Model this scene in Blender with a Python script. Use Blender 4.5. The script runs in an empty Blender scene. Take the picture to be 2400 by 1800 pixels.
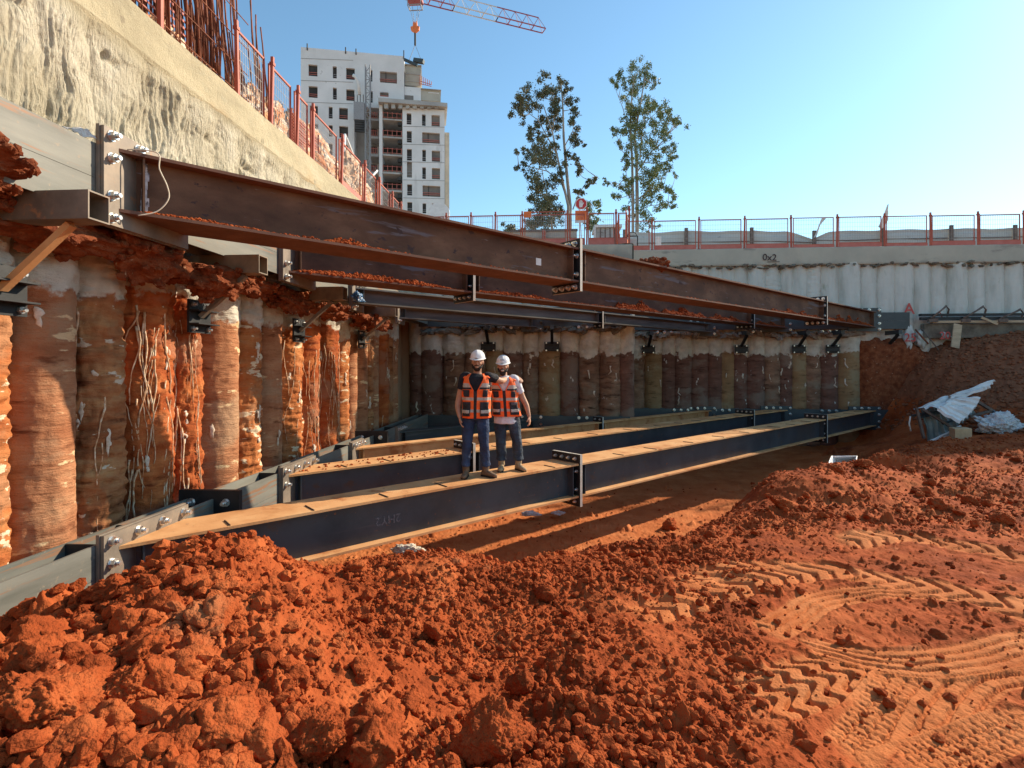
import bpy, bmesh, math, random
import numpy as np
from mathutils import Vector, Matrix
random.seed(7); RNG = np.random.default_rng(11)
S = bpy.context.scene
COL = S.collection
# ------------------------------------------------------------------ camera
F, CX, HY = 1245.0, 1200.0, 857.0          # focal length, centre and horizon in photo pixels
AL = math.radians(4.13); CA, SA = math.cos(AL), math.sin(AL)
cd = bpy.data.cameras.new('camera'); cam = bpy.data.objects.new('camera', cd); COL.objects.link(cam)
cam.rotation_euler = (math.radians(90), 0, AL)
cd.sensor_width = 36; cd.lens = 36 * F / 2400; cd.shift_y = (HY - 900) / 2400
cd.clip_start = 0.05; cd.clip_end = 5000
S.camera = cam
# ------------------------------------------------------------------ light
SUN = Vector((1.43, 1.04, 1.0)).normalized()
wd = bpy.data.worlds.new('World'); S.world = wd; wd.use_nodes = True
nt = wd.node_tree; bg = nt.nodes['Background']
sky = nt.nodes.new('ShaderNodeTexSky'); sky.sky_type = 'NISHITA'; sky.sun_disc = False
sky.sun_elevation = math.asin(SUN.z); sky.sun_rotation = math.atan2(SUN.x, SUN.y)
sky.air_density = 1.05; sky.dust_density = 0.18; sky.ozone_density = 1.2; sky.altitude = 50
tint = nt.nodes.new('ShaderNodeMix'); tint.data_type = 'RGBA'; tint.blend_type = 'MULTIPLY'; tint.inputs[0].default_value = 1; tint.inputs[7].default_value = (.92, 1.15, 1.14, 1)
nt.links.new(sky.outputs[0], tint.inputs[6]); nt.links.new(tint.outputs[2], bg.inputs[0]); bg.inputs[1].default_value = 0.124
sl = bpy.data.lights.new('sun', 'SUN'); sl.energy = 5.0; sl.angle = math.radians(0.53); sl.color = (1.0, 0.83, 0.62)
so = bpy.data.objects.new('sun', sl); COL.objects.link(so); so.rotation_euler = SUN.to_track_quat('Z', 'Y').to_euler()
so.location = (20, 16, 30)
S.view_settings.view_transform = 'Standard'; S.view_settings.look = 'None'; S.view_settings.gamma = 1
S.view_settings.exposure = 0.62
S.cycles.diffuse_bounces = 3
S.render.engine = 'CYCLES'

# ------------------------------------------------------------------ helpers
def W(x, y, d):
    "photo pixel at camera depth d (metres) -> world point"
    a = (x - CX) / F * d
    return Vector((a * CA - d * SA, a * SA + d * CA, -(y - HY) / F * d))
def WX(x, y, X):                            # pixel on the plane world X = const
    t = (x - CX) / F; return W(x, y, X / (t * CA - SA))
def WY(x, y, Y):
    t = (x - CX) / F; return W(x, y, Y / (t * SA + CA))
def WZ(x, y, Z): return W(x, y, -Z * F / (y - HY))

def rootm(o):
    m = Matrix()
    while o is not None:
        m = Matrix.LocRotScale(o.location, o.rotation_euler, o.scale) @ m; o = o.parent
    return m
def tag(o, label=None, cat=None, group=None, kind=None):
    if label: o['label'] = label
    if cat: o['category'] = cat
    if group: o['group'] = group
    if kind: o['kind'] = kind
    return o
def empty(name, loc, rz=0, label=None, cat=None, group=None):
    o = bpy.data.objects.new(name, None); COL.objects.link(o)
    o.location = loc; o.rotation_euler = (0, 0, rz); o.empty_display_size = .1
    return tag(o, label, cat, group)
def link(name, me, parent=None, loc=None):
    o = bpy.data.objects.new(name, me); COL.objects.link(o)
    if parent: o.parent = parent
    if loc is not None: o.location = loc
    return o
def copytree(o, parent=None):
    c = o.copy(); COL.objects.link(c); c.parent = parent
    for ch in [k for k in bpy.data.objects if k.parent == o]: copytree(ch, c)
    return c

class MB:
    "collects shapes in world coordinates (or local, if the parent is at the origin) into one mesh"
    def __init__(s): s.v = []; s.f = []; s.m = []; s.sm = []
    def add(s, vs, fs, m=0, smooth=False):
        k = len(s.v); s.v += [tuple(p) for p in vs]
        for f in fs: s.f.append(tuple(i + k for i in f)); s.m.append(m); s.sm.append(smooth)
        return s
    def box(s, a, b, m=0, mt=None):
        "axis box from corner a to b; mt = material of the top face"
        x0, y0, z0 = a; x1, y1, z1 = b
        vs = [(x0,y0,z0),(x1,y0,z0),(x1,y1,z0),(x0,y1,z0),(x0,y0,z1),(x1,y0,z1),(x1,y1,z1),(x0,y1,z1)]
        s.add(vs, [(0,3,2,1),(0,1,5,4),(1,2,6,5),(2,3,7,6),(3,0,4,7)], m)
        return s.add(vs, [(4,5,6,7)], m if mt is None else mt)
    def bar(s, p, q, w, h=None, m=0, up=(0,0,1)):
        h = w if h is None else h
        p = Vector(p); q = Vector(q); d = (q - p).normalized(); u = Vector(up)
        if abs(d.dot(u)) > .98: u = Vector((1,0,0))
        r = d.cross(u).normalized(); u = r.cross(d)
        vs = []
        for c in (p, q):
            for a, b in ((-1,-1),(1,-1),(1,1),(-1,1)): vs.append(c + r*(a*w/2) + u*(b*h/2))
        return s.add(vs, [(3,2,1,0),(4,5,6,7),(0,1,5,4),(1,2,6,5),(2,3,7,6),(3,0,4,7)], m)
    def tube(s, pts, rad, n=8, m=0, cap=True, smooth=True, flat=None):
        "round tube along points; rad number or list; flat=(a,b) scales side / up axes"
        pts = [Vector(p) for p in pts]
        if not hasattr(rad, '__len__'): rad = [rad]*len(pts)
        vs = []; prev = None
        for i, p in enumerate(pts):
            d = (pts[min(i+1, len(pts)-1)] - pts[max(i-1, 0)])
            d = d.normalized() if d.length > 1e-9 else Vector((0,0,1))
            if prev is None:
                u = Vector((0,1,0)) if abs(d.y) < .9 else Vector((1,0,0))
                r = d.cross(u).normalized()
            else:
                r = (prev - d*prev.dot(d)).normalized()
            prev = r; u = r.cross(d)
            R = rad[i]; fa, fb = flat if flat else (1, 1)
            if hasattr(R, '__len__'): ra, rb = R
            else: ra, rb = R*fa, R*fb
            for k in range(n):
                t = 2*math.pi*k/n; vs.append(p + r*(math.cos(t)*ra) + u*(math.sin(t)*rb))
        fs = [(i*n+k, i*n+(k+1)%n, (i+1)*n+(k+1)%n, (i+1)*n+k) for i in range(len(pts)-1) for k in range(n)]
        s.add(vs, fs, m, smooth)
        if cap:
            k0 = len(s.v) - len(vs)
            s.f.append(tuple(k0+k for k in reversed(range(n)))); s.m.append(m); s.sm.append(False)
            s.f.append(tuple(k0+len(vs)-n+k for k in range(n))); s.m.append(m); s.sm.append(False)
        return s
    def ell(s, c, r, n=14, m=0, rot=None):
        vs = []; fs = []; k = n//2; c = Vector(c)
        for i in range(k+1):
            a = math.pi*i/k
            for j in range(n):
                b = 2*math.pi*j/n
                p = Vector((r[0]*math.sin(a)*math.cos(b), r[1]*math.sin(a)*math.sin(b), r[2]*math.cos(a)))
                if rot: p = rot @ p
                vs.append(c + p)
        for i in range(k):
            for j in range(n):
                fs.append((i*n+j, (i+1)*n+j, (i+1)*n+(j+1)%n, i*n+(j+1)%n))
        return s.add(vs, fs, m, True)
    def prism(s, poly, o, ax, ay, az, h, m=0):
        "2D polygon extruded by h along az"
        o = Vector(o); ax = Vector(ax); ay = Vector(ay); az = Vector(az); n = len(poly)
        vs = [o+ax*x+ay*y for x, y in poly] + [o+ax*x+ay*y+az*h for x, y in poly]
        s.add(vs, [tuple(reversed(range(n))), tuple(range(n, 2*n))], m)
        k = len(s.v)-2*n
        for i in range(n):
            s.f.append((k+i, k+(i+1)%n, k+n+(i+1)%n, k+n+i)); s.m.append(m); s.sm.append(False)
        return s
    def build(s, name, mats, parent=None, origin=None, bevel=0, local=False):
        if not isinstance(mats, (list, tuple)): mats = [mats]
        v = np.array(s.v, dtype=np.float64)
        if parent is not None and not local:
            M_ = np.array(rootm(parent).inverted()); v = v @ M_[:3,:3].T + M_[:3,3]
        elif origin is not None:
            v = v - np.array(origin)
        me = bpy.data.meshes.new(name); me.from_pydata(v.tolist(), [], s.f)
        for q in mats: me.materials.append(q)
        me.polygons.foreach_set('material_index', s.m); me.polygons.foreach_set('use_smooth', s.sm)
        me.update()
        o = link(name, me, parent, None if parent is not None else origin)
        if bevel:
            b = o.modifiers.new('bevel', 'BEVEL'); b.width = bevel; b.segments = 2; b.limit_method = 'ANGLE'
        return o
def npmesh(name, V, Fq, mats, smooth=True, parent=None, origin=None, local=False, mi=None):
    "fast mesh from numpy arrays, quads or tris"
    V = np.asarray(V, dtype=np.float64)
    if parent is not None and not local:
        M_ = np.array(rootm(parent).inverted()); V = V @ M_[:3,:3].T + M_[:3,3]
    elif origin is not None: V = V - np.array(origin)
    me = bpy.data.meshes.new(name); n = len(Fq); k = Fq.shape[1]
    me.vertices.add(len(V)); me.vertices.foreach_set('co', V.astype(np.float32).ravel())
    me.loops.add(n*k); me.loops.foreach_set('vertex_index', Fq.astype(np.int32).ravel())
    me.polygons.add(n); me.polygons.foreach_set('loop_start', np.arange(0, n*k, k, dtype=np.int32))
    me.polygons.foreach_set('use_smooth', np.full(n, smooth))
    if not isinstance(mats, (list, tuple)): mats = [mats]
    for q in mats: me.materials.append(q)
    if mi is not None: me.polygons.foreach_set('material_index', mi.astype(np.int32))
    me.update(calc_edges=True); me.validate()
    return link(name, me, parent, None if parent is not None else origin)
def gridfaces(a, b, wrap=False):
    i, j = np.meshgrid(np.arange(a-1), np.arange(b if wrap else b-1), indexing='ij')
    j2 = (j+1) % b
    return np.stack([i*b+j, i*b+j2, (i+1)*b+j2, (i+1)*b+j], -1).reshape(-1, 4)

# ---- numpy noise
_P = np.random.default_rng(5).permutation(256); _P = np.concatenate([_P, _P, _P])
_G = np.random.default_rng(6).normal(size=(256, 3)); _G /= np.linalg.norm(_G, axis=1)[:, None]
def perlin(x, y, z=0.0):
    x, y, z = np.broadcast_arrays(np.asarray(x, float), np.asarray(y, float), np.asarray(z, float))
    xi, yi, zi = np.floor(x).astype(int), np.floor(y).astype(int), np.floor(z).astype(int)
    xf, yf, zf = x-xi, y-yi, z-zi; xi &= 255; yi &= 255; zi &= 255
    f = lambda t: t*t*t*(t*(t*6-15)+10)
    u, v, w = f(xf), f(yf), f(zf); r = 0
    for a in (0, 1):
        for b in (0, 1):
            for c in (0, 1):
                g = _G[_P[_P[_P[(xi+a) & 255]+((yi+b) & 255)]+((zi+c) & 255)]]
                d = g[..., 0]*(xf-a)+g[..., 1]*(yf-b)+g[..., 2]*(zf-c)
                r = r + d*(u if a else 1-u)*(v if b else 1-v)*(w if c else 1-w)
    return r*1.4
def fbm(x, y, z=0.0, o=4, g=.5):
    r = 0; a = 1.0; f = 1.0
    for k in range(o):
        r = r + a*perlin(x*f+k*17.3, y*f-k*9.1, z*f+k*3.7 if not np.isscalar(z) else z+k*3.7); a *= g; f *= 2.03
    return r
def clods(x, y, cell, rmin, rmax, dens, seed, flat=.75):
    "bumps of random lumps; all lengths in metres, dens array 0..1"
    gx = np.floor(x/cell).astype(int); gy = np.floor(y/cell).astype(int); out = np.zeros_like(x)
    def h(a, b, k): return ((np.sin(a*127.1+b*311.7+k*74.7+seed*13.3)*43758.5453) % 1.0)
    for i in (-1, 0, 1):
        for j in (-1, 0, 1):
            a = gx+i; b = gy+j
            cx = (a+h(a, b, 1))*cell; cy = (b+h(a, b, 2))*cell
            r = (rmin+(rmax-rmin)*h(a, b, 3)**2)
            dx, dy = x-cx, y-cy; th = np.arctan2(dy, dx)
            r = r*(1+.22*np.sin(2*th+6.28*h(a, b, 4))+.13*np.sin(5*th+6.28*h(a, b, 5)))
            q = 1-(dx*dx+dy*dy)/(r*r)
            hh = np.where(q > 0, np.minimum(np.sqrt(np.maximum(q, 0)), .82)*r*flat*(1+.5*(dx*np.cos(9*h(a,b,7))+dy*np.sin(9*h(a,b,7)))/r), 0)
            out = np.maximum(out, np.where(h(a, b, 6) < dens, hh, 0))
    return out
def sstep(x, a, b):
    t = np.clip((x-a)/(b-a), 0, 1); return t*t*(3-2*t)

# ------------------------------------------------------------------ materials
def _vec(nt, sc, src=None):
    if src is None:
        g = nt.nodes.new('ShaderNodeNewGeometry'); src = g.outputs['Position']
    mp = nt.nodes.new('ShaderNodeMapping'); mp.vector_type = 'POINT'
    mp.inputs['Scale'].default_value = sc if hasattr(sc, '__len__') else (sc, sc, sc)
    nt.links.new(src, mp.inputs[0]); return mp.outputs[0]
def _noise(nt, sc, detail=6, rough=.6, dist=0, src=None):
    n = nt.nodes.new('ShaderNodeTexNoise'); n.inputs['Scale'].default_value = 1
    n.inputs['Detail'].default_value = detail; n.inputs['Roughness'].default_value = rough
    n.inputs['Distortion'].default_value = dist
    nt.links.new(_vec(nt, sc, src), n.inputs['Vector']); return n.outputs['Fac']
def _ramp(nt, fac, stops):
    r = nt.nodes.new('ShaderNodeValToRGB'); e = r.color_ramp.elements
    while len(e) > 1: e.remove(e[-1])
    e[0].position = stops[0][0]; e[0].color = (*stops[0][1], 1)
    for p, c in stops[1:]:
        q = e.new(p); q.color = (*c, 1)
    nt.links.new(fac, r.inputs[0]); return r.outputs[0]
def _mrange(nt, v, a, b):
    m = nt.nodes.new('ShaderNodeMapRange'); m.interpolation_type = 'SMOOTHSTEP'
    m.inputs[1].default_value = a; m.inputs[2].default_value = b
    nt.links.new(v, m.inputs[0]); return m.outputs[0]
def _mix(nt, fac, a, b):
    m = nt.nodes.new('ShaderNodeMix'); m.data_type = 'RGBA'
    nt.links.new(fac, m.inputs[0]); nt.links.new(a, m.inputs[6])
    if isinstance(b, tuple): m.inputs[7].default_value = (*b, 1)
    else: nt.links.new(b, m.inputs[7])
    return m.outputs[2]
def _math(nt, op, a, b):
    m = nt.nodes.new('ShaderNodeMath'); m.operation = op
    for i, q in enumerate((a, b)):
        if isinstance(q, (int, float)): m.inputs[i].default_value = q
        else: nt.links.new(q, m.inputs[i])
    return m.outputs[0]
def mat(name, stops, scale=3, layers=(), rough=.85, metal=0, bump=(), detail=7, dist=0, objspace=False, spec=.4, sub=0, emit=0):
    """stops: colour ramp over a noise of `scale`; layers: (kind, scale, lo, hi, colour or stops[, extra]);
    kind 'n' noise threshold, 'z' height threshold with noise; bump: (scale, strength, distance)"""
    m = bpy.data.materials.new(name); m.use_nodes = True; nt = m.node_tree
    p = nt.nodes['Principled BSDF']; src = None
    if objspace:
        tc = nt.nodes.new('ShaderNodeTexCoord'); src = tc.outputs['Object']
    if len(stops) == 1: stops = [(0, stops[0][1]), (1, stops[0][1])]
    c = _ramp(nt, _noise(nt, scale, detail, .62, dist, src), stops)
    for L in layers:
        kind, sc, lo, hi, colr = L[:5]
        if kind == 'n':
            f = _mrange(nt, _noise(nt, sc, 5, .6, L[5] if len(L) > 5 else 0, src), lo, hi)
        elif kind == 'z':
            g = nt.nodes.new('ShaderNodeNewGeometry'); s_ = nt.nodes.new('ShaderNodeSeparateXYZ')
            nt.links.new(g.outputs['Position'], s_.inputs[0])
            amp = L[5] if len(L) > 5 else .6
            n = _math(nt, 'MULTIPLY', _math(nt, 'SUBTRACT', _noise(nt, sc, 5, .6), .5), amp)
            f = _mrange(nt, _math(nt, 'ADD', s_.outputs[2], n), lo, hi)
        elif kind == 'attr':
            at = nt.nodes.new('ShaderNodeAttribute'); at.attribute_name = 'dry_lit'
            n = _math(nt, 'MULTIPLY', _math(nt, 'SUBTRACT', _noise(nt, sc, 6, .65), .5), .9)
            f = _mrange(nt, _math(nt, 'ADD', at.outputs['Fac'], n), lo, hi)
        elif kind == 'up':
            g = nt.nodes.new('ShaderNodeNewGeometry'); s_ = nt.nodes.new('ShaderNodeSeparateXYZ')
            nt.links.new(g.outputs['Normal'], s_.inputs[0])
            n = _math(nt, 'MULTIPLY', _math(nt, 'SUBTRACT', _noise(nt, sc, 5, .6), .5), .8)
            f = _mrange(nt, _math(nt, 'ADD', s_.outputs[2], n), lo, hi)
        if isinstance(colr, list): colr = _ramp(nt, _noise(nt, L[6] if len(L) > 6 else scale, 6, .6, 0, src), colr)
        c = _mix(nt, f, c, colr)
    nt.links.new(c, p.inputs['Base Color'])
    p.inputs['Roughness'].default_value = rough; p.inputs['Metallic'].default_value = metal
    p.inputs['Specular IOR Level'].default_value = spec
    prev = None
    for sc, st, ds in bump:
        b = nt.nodes.new('ShaderNodeBump'); b.inputs['Strength'].default_value = st; b.inputs['Distance'].default_value = ds
        if isinstance(sc, tuple) and sc[0] == 'v':
            vt = nt.nodes.new('ShaderNodeTexVoronoi'); vt.inputs['Scale'].default_value = sc[1]; vt.inputs['Detail'].default_value = 1.5; vt.feature = 'F1'; vt.inputs['Randomness'].default_value = 1
            nt.links.new(_vec(nt, 1, src), vt.inputs['Vector']); nt.links.new(_math(nt, 'SUBTRACT', 1.0, vt.outputs['Distance']), b.inputs['Height'])
        else: nt.links.new(_noise(nt, sc, 6, .65, 0, src), b.inputs['Height'])
        if prev: nt.links.new(prev, b.inputs['Normal'])
        prev = b.outputs[0]
    if prev: nt.links.new(prev, p.inputs['Normal'])
    return m
soilA, soilB, soilC = (.34, .072, .020), (.17, .032, .009), (.45, .122, .038)
M = {}
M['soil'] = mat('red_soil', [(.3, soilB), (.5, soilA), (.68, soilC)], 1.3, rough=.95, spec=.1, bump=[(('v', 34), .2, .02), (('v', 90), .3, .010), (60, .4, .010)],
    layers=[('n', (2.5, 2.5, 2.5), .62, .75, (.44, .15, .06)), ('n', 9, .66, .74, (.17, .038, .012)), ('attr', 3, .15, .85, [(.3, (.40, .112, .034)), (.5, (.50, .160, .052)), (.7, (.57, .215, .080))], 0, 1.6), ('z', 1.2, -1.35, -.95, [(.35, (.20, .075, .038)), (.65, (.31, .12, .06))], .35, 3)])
M['clod'] = mat('red_clod', [(.3, soilB), (.5, soilA), (.7, soilC)], 2.2, rough=.95, spec=.1, layers=[('n', 18, .62, .72, (.18, .040, .013)), ('n', 1.3, .62, .74, (.40, .13, .05))], bump=[(14, .5, .04), (('v', 55), .45, .016), (110, .5, .008)])
M['clod_dull'] = mat('dull_clod', [(.3, (.20, .075, .045)), (.6, (.32, .13, .08))], 6, rough=.95, spec=.1, bump=[(25, .6, .03)])
M['dirt_hang'] = mat('stuck_dirt', [(.3, (.13, .035, .018)), (.5, (.24, .07, .03)), (.7, (.33, .12, .055))], 7, rough=.95, spec=.1,
    layers=[('n', 13, .64, .72, (.55, .42, .28))], bump=[(22, .8, .05), (80, .6, .02)])
M['shotcrete'] = mat('rough_concrete', [(.3, (.46, .40, .28)), (.5, (.60, .54, .40)), (.7, (.72, .66, .52))], (1.2, 1.6, .9), rough=.9, spec=.2,
    layers=[('n', (2, 2.2, 1.2), .60, .72, (.34, .29, .19)), ('n', (.9, .8, .5), .64, .72, (.52, .31, .15)), ('z', 2.5, 2.25, 1.75, (.44, .39, .29), 1.0), ('z', 1.6, 3.15, 3.4, [(.35, (.42, .36, .24)), (.65, (.55, .48, .33))], .5, 1)],
    bump=[((34, 30, 4), .9, .08), (90, .6, .02)])
M['cap'] = mat('cap_concrete', [(.3, (.38, .33, .22)), (.55, (.52, .45, .30)), (.75, (.60, .53, .38))], (1.1, .8, 2), rough=.92, spec=.2,
    layers=[('n', (.25, .25, .8), .52, .70, (.50, .28, .11)), ('n', (5, 5, 9), .56, .72, (.44, .39, .27)), ('n', 3, .66, .72, (.33, .28, .19))], bump=[(9, .5, .05), (60, .7, .02), (('v', 120), .4, .006)])
M['cap_grey'] = mat('far_cap_concrete', [(.3, (.38, .37, .31)), (.6, (.47, .45, .37))], .9, rough=.92, spec=.2,
    layers=[('n', (1, 1, 3), .60, .72, (.30, .29, .25)), ('z', 1.5, 3.85, 3.5, (.30, .30, .26), .8)], bump=[(30, .4, .02)])
M['grey_pile'] = mat('far_pile_concrete', [(.3, (.44, .45, .42)), (.5, (.55, .56, .52)), (.75, (.66, .66, .60))], (2.2, 2.2, .35), rough=.9, spec=.2,
    layers=[('n', (3, 3, .8), .60, .72, (.36, .38, .30)), ('z', 2.5, 3.55, 3.8, (.24, .24, .21), .5)], bump=[((25, 25, 6), .35, .03)])
def pilemat(name, st, ridge, blot, blotc, conc=.62, sc=(1.5, 1.5, 5), camp=.9):
    return mat(name, st, sc, rough=.92, spec=.15,
        layers=[('n', (2.2, 2.2, 9), .54, .72, (st[0][1][0]*.55, st[0][1][1]*.5, st[0][1][2]*.5)), ('n', (.8, .8, 1.6), .50, .62, (st[1][1][0]*.8+.06, st[1][1][1]*.9+.06, st[1][1][2]*.9+.05)),
                ('n', blot[0], blot[1], blot[2], blotc),
                ('z', 2.2, conc, conc+.07, [(.35, (.48, .45, .38)), (.65, (.68, .64, .55))], camp, 4)],
        bump=[((3, 3, ridge*.8), .6, .06), ((14, 14, 26), .5, .03), ((70, 70, 70), .5, .012)])
O1, O2, O3 = (.32, .085, .025), (.46, .155, .05), (.55, .24, .09)
M['pile_a'] = pilemat('pile_smooth_tan', [(.3, (.30, .11, .05)), (.55, (.44, .20, .10)), (.75, (.54, .31, .17))], 34, ((1.6, 1.6, 6), .60, .64), (.72, .52, .30), .62)
M['pile_b'] = pilemat('pile_ridged_brown', [(.3, (.20, .065, .026)), (.5, (.36, .145, .06)), (.7, (.50, .27, .12))], 20, ((3, 3, 8), .62, .65), (.62, .54, .42), .72)
M['pile_c'] = pilemat('pile_deep_red', [(.3, (.24, .048, .014)), (.5, (.38, .095, .028)), (.7, (.52, .18, .06))], 9, ((5, 5, 2.2), .68, .72), (.70, .55, .38), .78)
M['pile_d'] = pilemat('pile_blotched_white', [(.3, O1), (.5, O2), (.7, O3)], 26, ((3, 3, 9), .59, .62), (.72, .58, .40), .55)
FB = [(.3, (.13, .070, .045)), (.5, (.25, .135, .085)), (.7, (.36, .215, .135))]
M['far_a'] = pilemat('far_pile_ridged', FB, 15, ((4, 4, 5), .67, .70), (.60, .54, .47), .35, camp=1.1)
M['far_b'] = pilemat('far_pile_maroon', [(.3, (.12, .058, .042)), (.6, (.20, .098, .070)), (.8, (.28, .15, .11))], 4, ((5, 5, 3), .655, .685), (.62, .56, .50), .38, camp=1.0)
M['far_c'] = pilemat('far_pile_ochre', [(.3, (.24, .14, .07)), (.6, (.33, .20, .10)), (.8, (.38, .25, .14))], 4, ((4, 4, 3), .69, .72), (.58, .48, .36), .45, camp=.8)
M['root'] = mat('pale_root', [(.35, (.45, .19, .08)), (.5, (.60, .38, .22)), (.62, (.74, .60, .44))], 14, rough=.9, bump=[(60, .5, .01)])
M['lime'] = mat('white_lime_splash', [(.35, (.50, .36, .24)), (.6, (.72, .64, .54))], 14, rough=.9, bump=[(60, .5, .01)])
M['navy'] = mat('navy_steel', [(.35, (.034, .045, .056)), (.6, (.060, .074, .088))], 1.5, rough=.42, metal=.25, spec=.5,
    layers=[('n', (3, 3, 8), .64, .74, (.075, .058, .048)), ('n', (2.2, 2.2, 3.5), .60, .70, (.085, .062, .050)), ('n', (14, 14, 16), .66, .70, (.20, .09, .045)), ('n', (.8, .8, 14), .60, .70, (.075, .080, .088)), ('n', (.5, .5, .35), .56, .74, (.070, .062, .055))], bump=[(50, .12, .004)])
M['rust'] = mat('rusted_steel', [(.3, (.070, .036, .022)), (.5, (.120, .062, .036)), (.7, (.20, .11, .065))], (1.2, 1.2, 2.5), rough=.72, metal=.1, spec=.3,
    layers=[('n', (.7, .7, 6), .60, .68, (.15, .13, .14)), ('n', (6, 6, 9), .62, .68, (.06, .036, .034)), ('n', (2.5, 2.5, 20), .67, .72, (.20, .18, .18))], bump=[(70, .3, .006)])
M['rustflange'] = mat('rust_flange', [(.3, (.11, .055, .038)), (.6, (.17, .085, .058)), (.8, (.26, .15, .10))], 3, rough=.85, bump=[(80, .3, .005)])
M['dusty'] = mat('dusty_flange', [(.3, (.48, .22, .085)), (.5, (.62, .33, .145)), (.7, (.70, .43, .21))], (1.6, 1.6, 1.6), rough=.9, spec=.15,
    layers=[('n', 2.5, .55, .70, (.42, .16, .06)), ('n', (12, 12, 12), .66, .72, (.36, .2, .11))], bump=[(60, .35, .008)])
M['waler'] = mat('primed_grey_steel', [(.3, (.11, .115, .10)), (.5, (.17, .172, .152)), (.7, (.23, .228, .195))], (2, .6, 5), rough=.6, metal=.15, spec=.4,
    layers=[('n', (3, .8, 16), .56, .64, (.24, .13, .075)), ('n', (20, 20, 20), .62, .7, (.22, .19, .15))], bump=[(60, .2, .004)])
M['plate'] = mat('raw_plate_steel', [(.3, (.13, .11, .09)), (.5, (.21, .175, .14)), (.7, (.30, .24, .18))], (3, 3, 3), rough=.6, metal=.2,
    layers=[('n', 7, .6, .7, (.32, .18, .1))], bump=[(80, .2, .003)])
M['black'] = mat('black_steel', [(.4, (.018, .020, .022)), (.7, (.035, .037, .040))], 5, rough=.5, metal=.3, bump=[(60, .2, .004)])
M['farsteel'] = mat('blue_black_steel', [(.35, (.040, .052, .056)), (.65, (.065, .080, .084))], 1.2, rough=.5, metal=.25, spec=.5, layers=[('n', (.6, .6, 9), .6, .7, (.09, .10, .10))])
M['greybeam'] = mat('bare_grey_steel', [(.35, (.12, .118, .11)), (.65, (.21, .205, .19))], (1, 1, 7), rough=.5, metal=.3, bump=[(60, .15, .003)])
M['edge'] = mat('plate_cut_edge', [(.4, (.50, .46, .40)), (.6, (.60, .56, .50))], 9, rough=.6, metal=.2)
M['bolt'] = mat('zinc_bolt', [(.4, (.62, .62, .60)), (.6, (.75, .75, .73))], 20, rough=.28, metal=.85)
M['weld'] = mat('weld_splash', [(.4, (.45, .45, .47)), (.6, (.68, .68, .70))], 14, rough=.6, layers=[('n', (12, 12, 4), .55, .6, (.10, .09, .10))])
M['rebar'] = mat('rusty_rebar', [(.35, (.14, .045, .022)), (.6, (.26, .085, .04)), (.8, (.34, .13, .07))], 6, rough=.85, bump=[(150, .5, .004)])
M['redpaint'] = mat('faded_red_paint', [(.35, (.36, .075, .045)), (.65, (.46, .12, .07))], 4, rough=.6, layers=[('n', 11, .66, .72, (.30, .11, .07))])
M['redpaint2'] = mat('pinkish_red_paint', [(.35, (.46, .13, .10)), (.65, (.55, .19, .15))], 3, rough=.7, layers=[('n', 7, .66, .72, (.40, .14, .10))])
M['wire'] = mat('grey_wire', [(.4, (.28, .27, .27)), (.6, (.36, .35, .35))], 9, rough=.6, metal=.3)
M['hoard'] = mat('grey_hoarding', [(.35, (.44, .44, .42)), (.6, (.52, .52, .49)), (.8, (.58, .57, .53))], (.5, .5, 1.5), rough=.7, layers=[('n', (1.5, 1.5, 5), .62, .72, (.26, .25, .23))])
M['hoardpost'] = mat('dark_timber_post', [(.4, (.12, .085, .07)), (.6, (.19, .14, .11))], 8, rough=.85)
M['beige'] = mat('beige_hoarding', [(.4, (.42, .36, .30)), (.6, (.50, .43, .36))], 2, rough=.8)
M['white'] = mat('white_paint', [(.4, (.70, .70, .68)), (.6, (.80, .80, .78))], 6, rough=.6)
M['orange'] = mat('orange_plastic', [(.4, (.72, .16, .04)), (.6, (.85, .24, .07))], 4, rough=.6)
M['signred'] = mat('sign_red', [(.4, (.50, .03, .03)), (.6, (.55, .04, .04))], 4, rough=.5)
M['ink'] = mat('dark_ink', [(.4, (.06, .04, .04)), (.6, (.09, .06, .06))], 9, rough=.8)
M['redink'] = mat('red_spray', [(.4, (.45, .07, .06)), (.6, (.55, .12, .10))], 20, rough=.9)
M['greyink'] = mat('grey_chalk', [(.4, (.07, .07, .08)), (.6, (.17, .17, .18))], 60, rough=.9)
M['timber'] = mat('pine_board', [(.35, (.40, .29, .18)), (.6, (.52, .39, .25))], (3, 3, 14), rough=.8)
M['card'] = mat('cardboard', [(.35, (.52, .32, .17)), (.6, (.62, .40, .22))], 5, rough=.85)
M['sheet'] = mat('crumpled_sheet_metal', [(.35, (.58, .54, .50)), (.6, (.76, .73, .69)), (.8, (.80, .78, .74))], 2, rough=.65, metal=.0, layers=[('n', (2, 2, 5), .62, .72, (.42, .30, .24))])
M['sheetdk'] = mat('green_grey_sheet', [(.35, (.20, .23, .21)), (.6, (.29, .32, .30))], 2, rough=.55, metal=.3)
M['plastic_white'] = mat('white_woven_bag', [(.35, (.62, .60, .58)), (.6, (.80, .79, .78))], 5, rough=.7, layers=[('n', 6, .62, .7, (.48, .36, .28))], bump=[(9, .8, .1), (30, .5, .03)])
M['cloth'] = mat('dirty_cloth', [(.35, (.52, .42, .30)), (.6, (.74, .66, .52))], 12, rough=.9, bump=[(20, .9, .05)])
M['tarp'] = mat('orange_white_tarp', [(.36, (.62, .22, .08)), (.46, (.78, .42, .22)), (.55, (.80, .62, .45)), (.66, (.86, .80, .70))], (1.1, 1.6, 3.4), rough=.7, dist=1.2, bump=[((4, 4, 9), .8, .12)])
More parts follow.
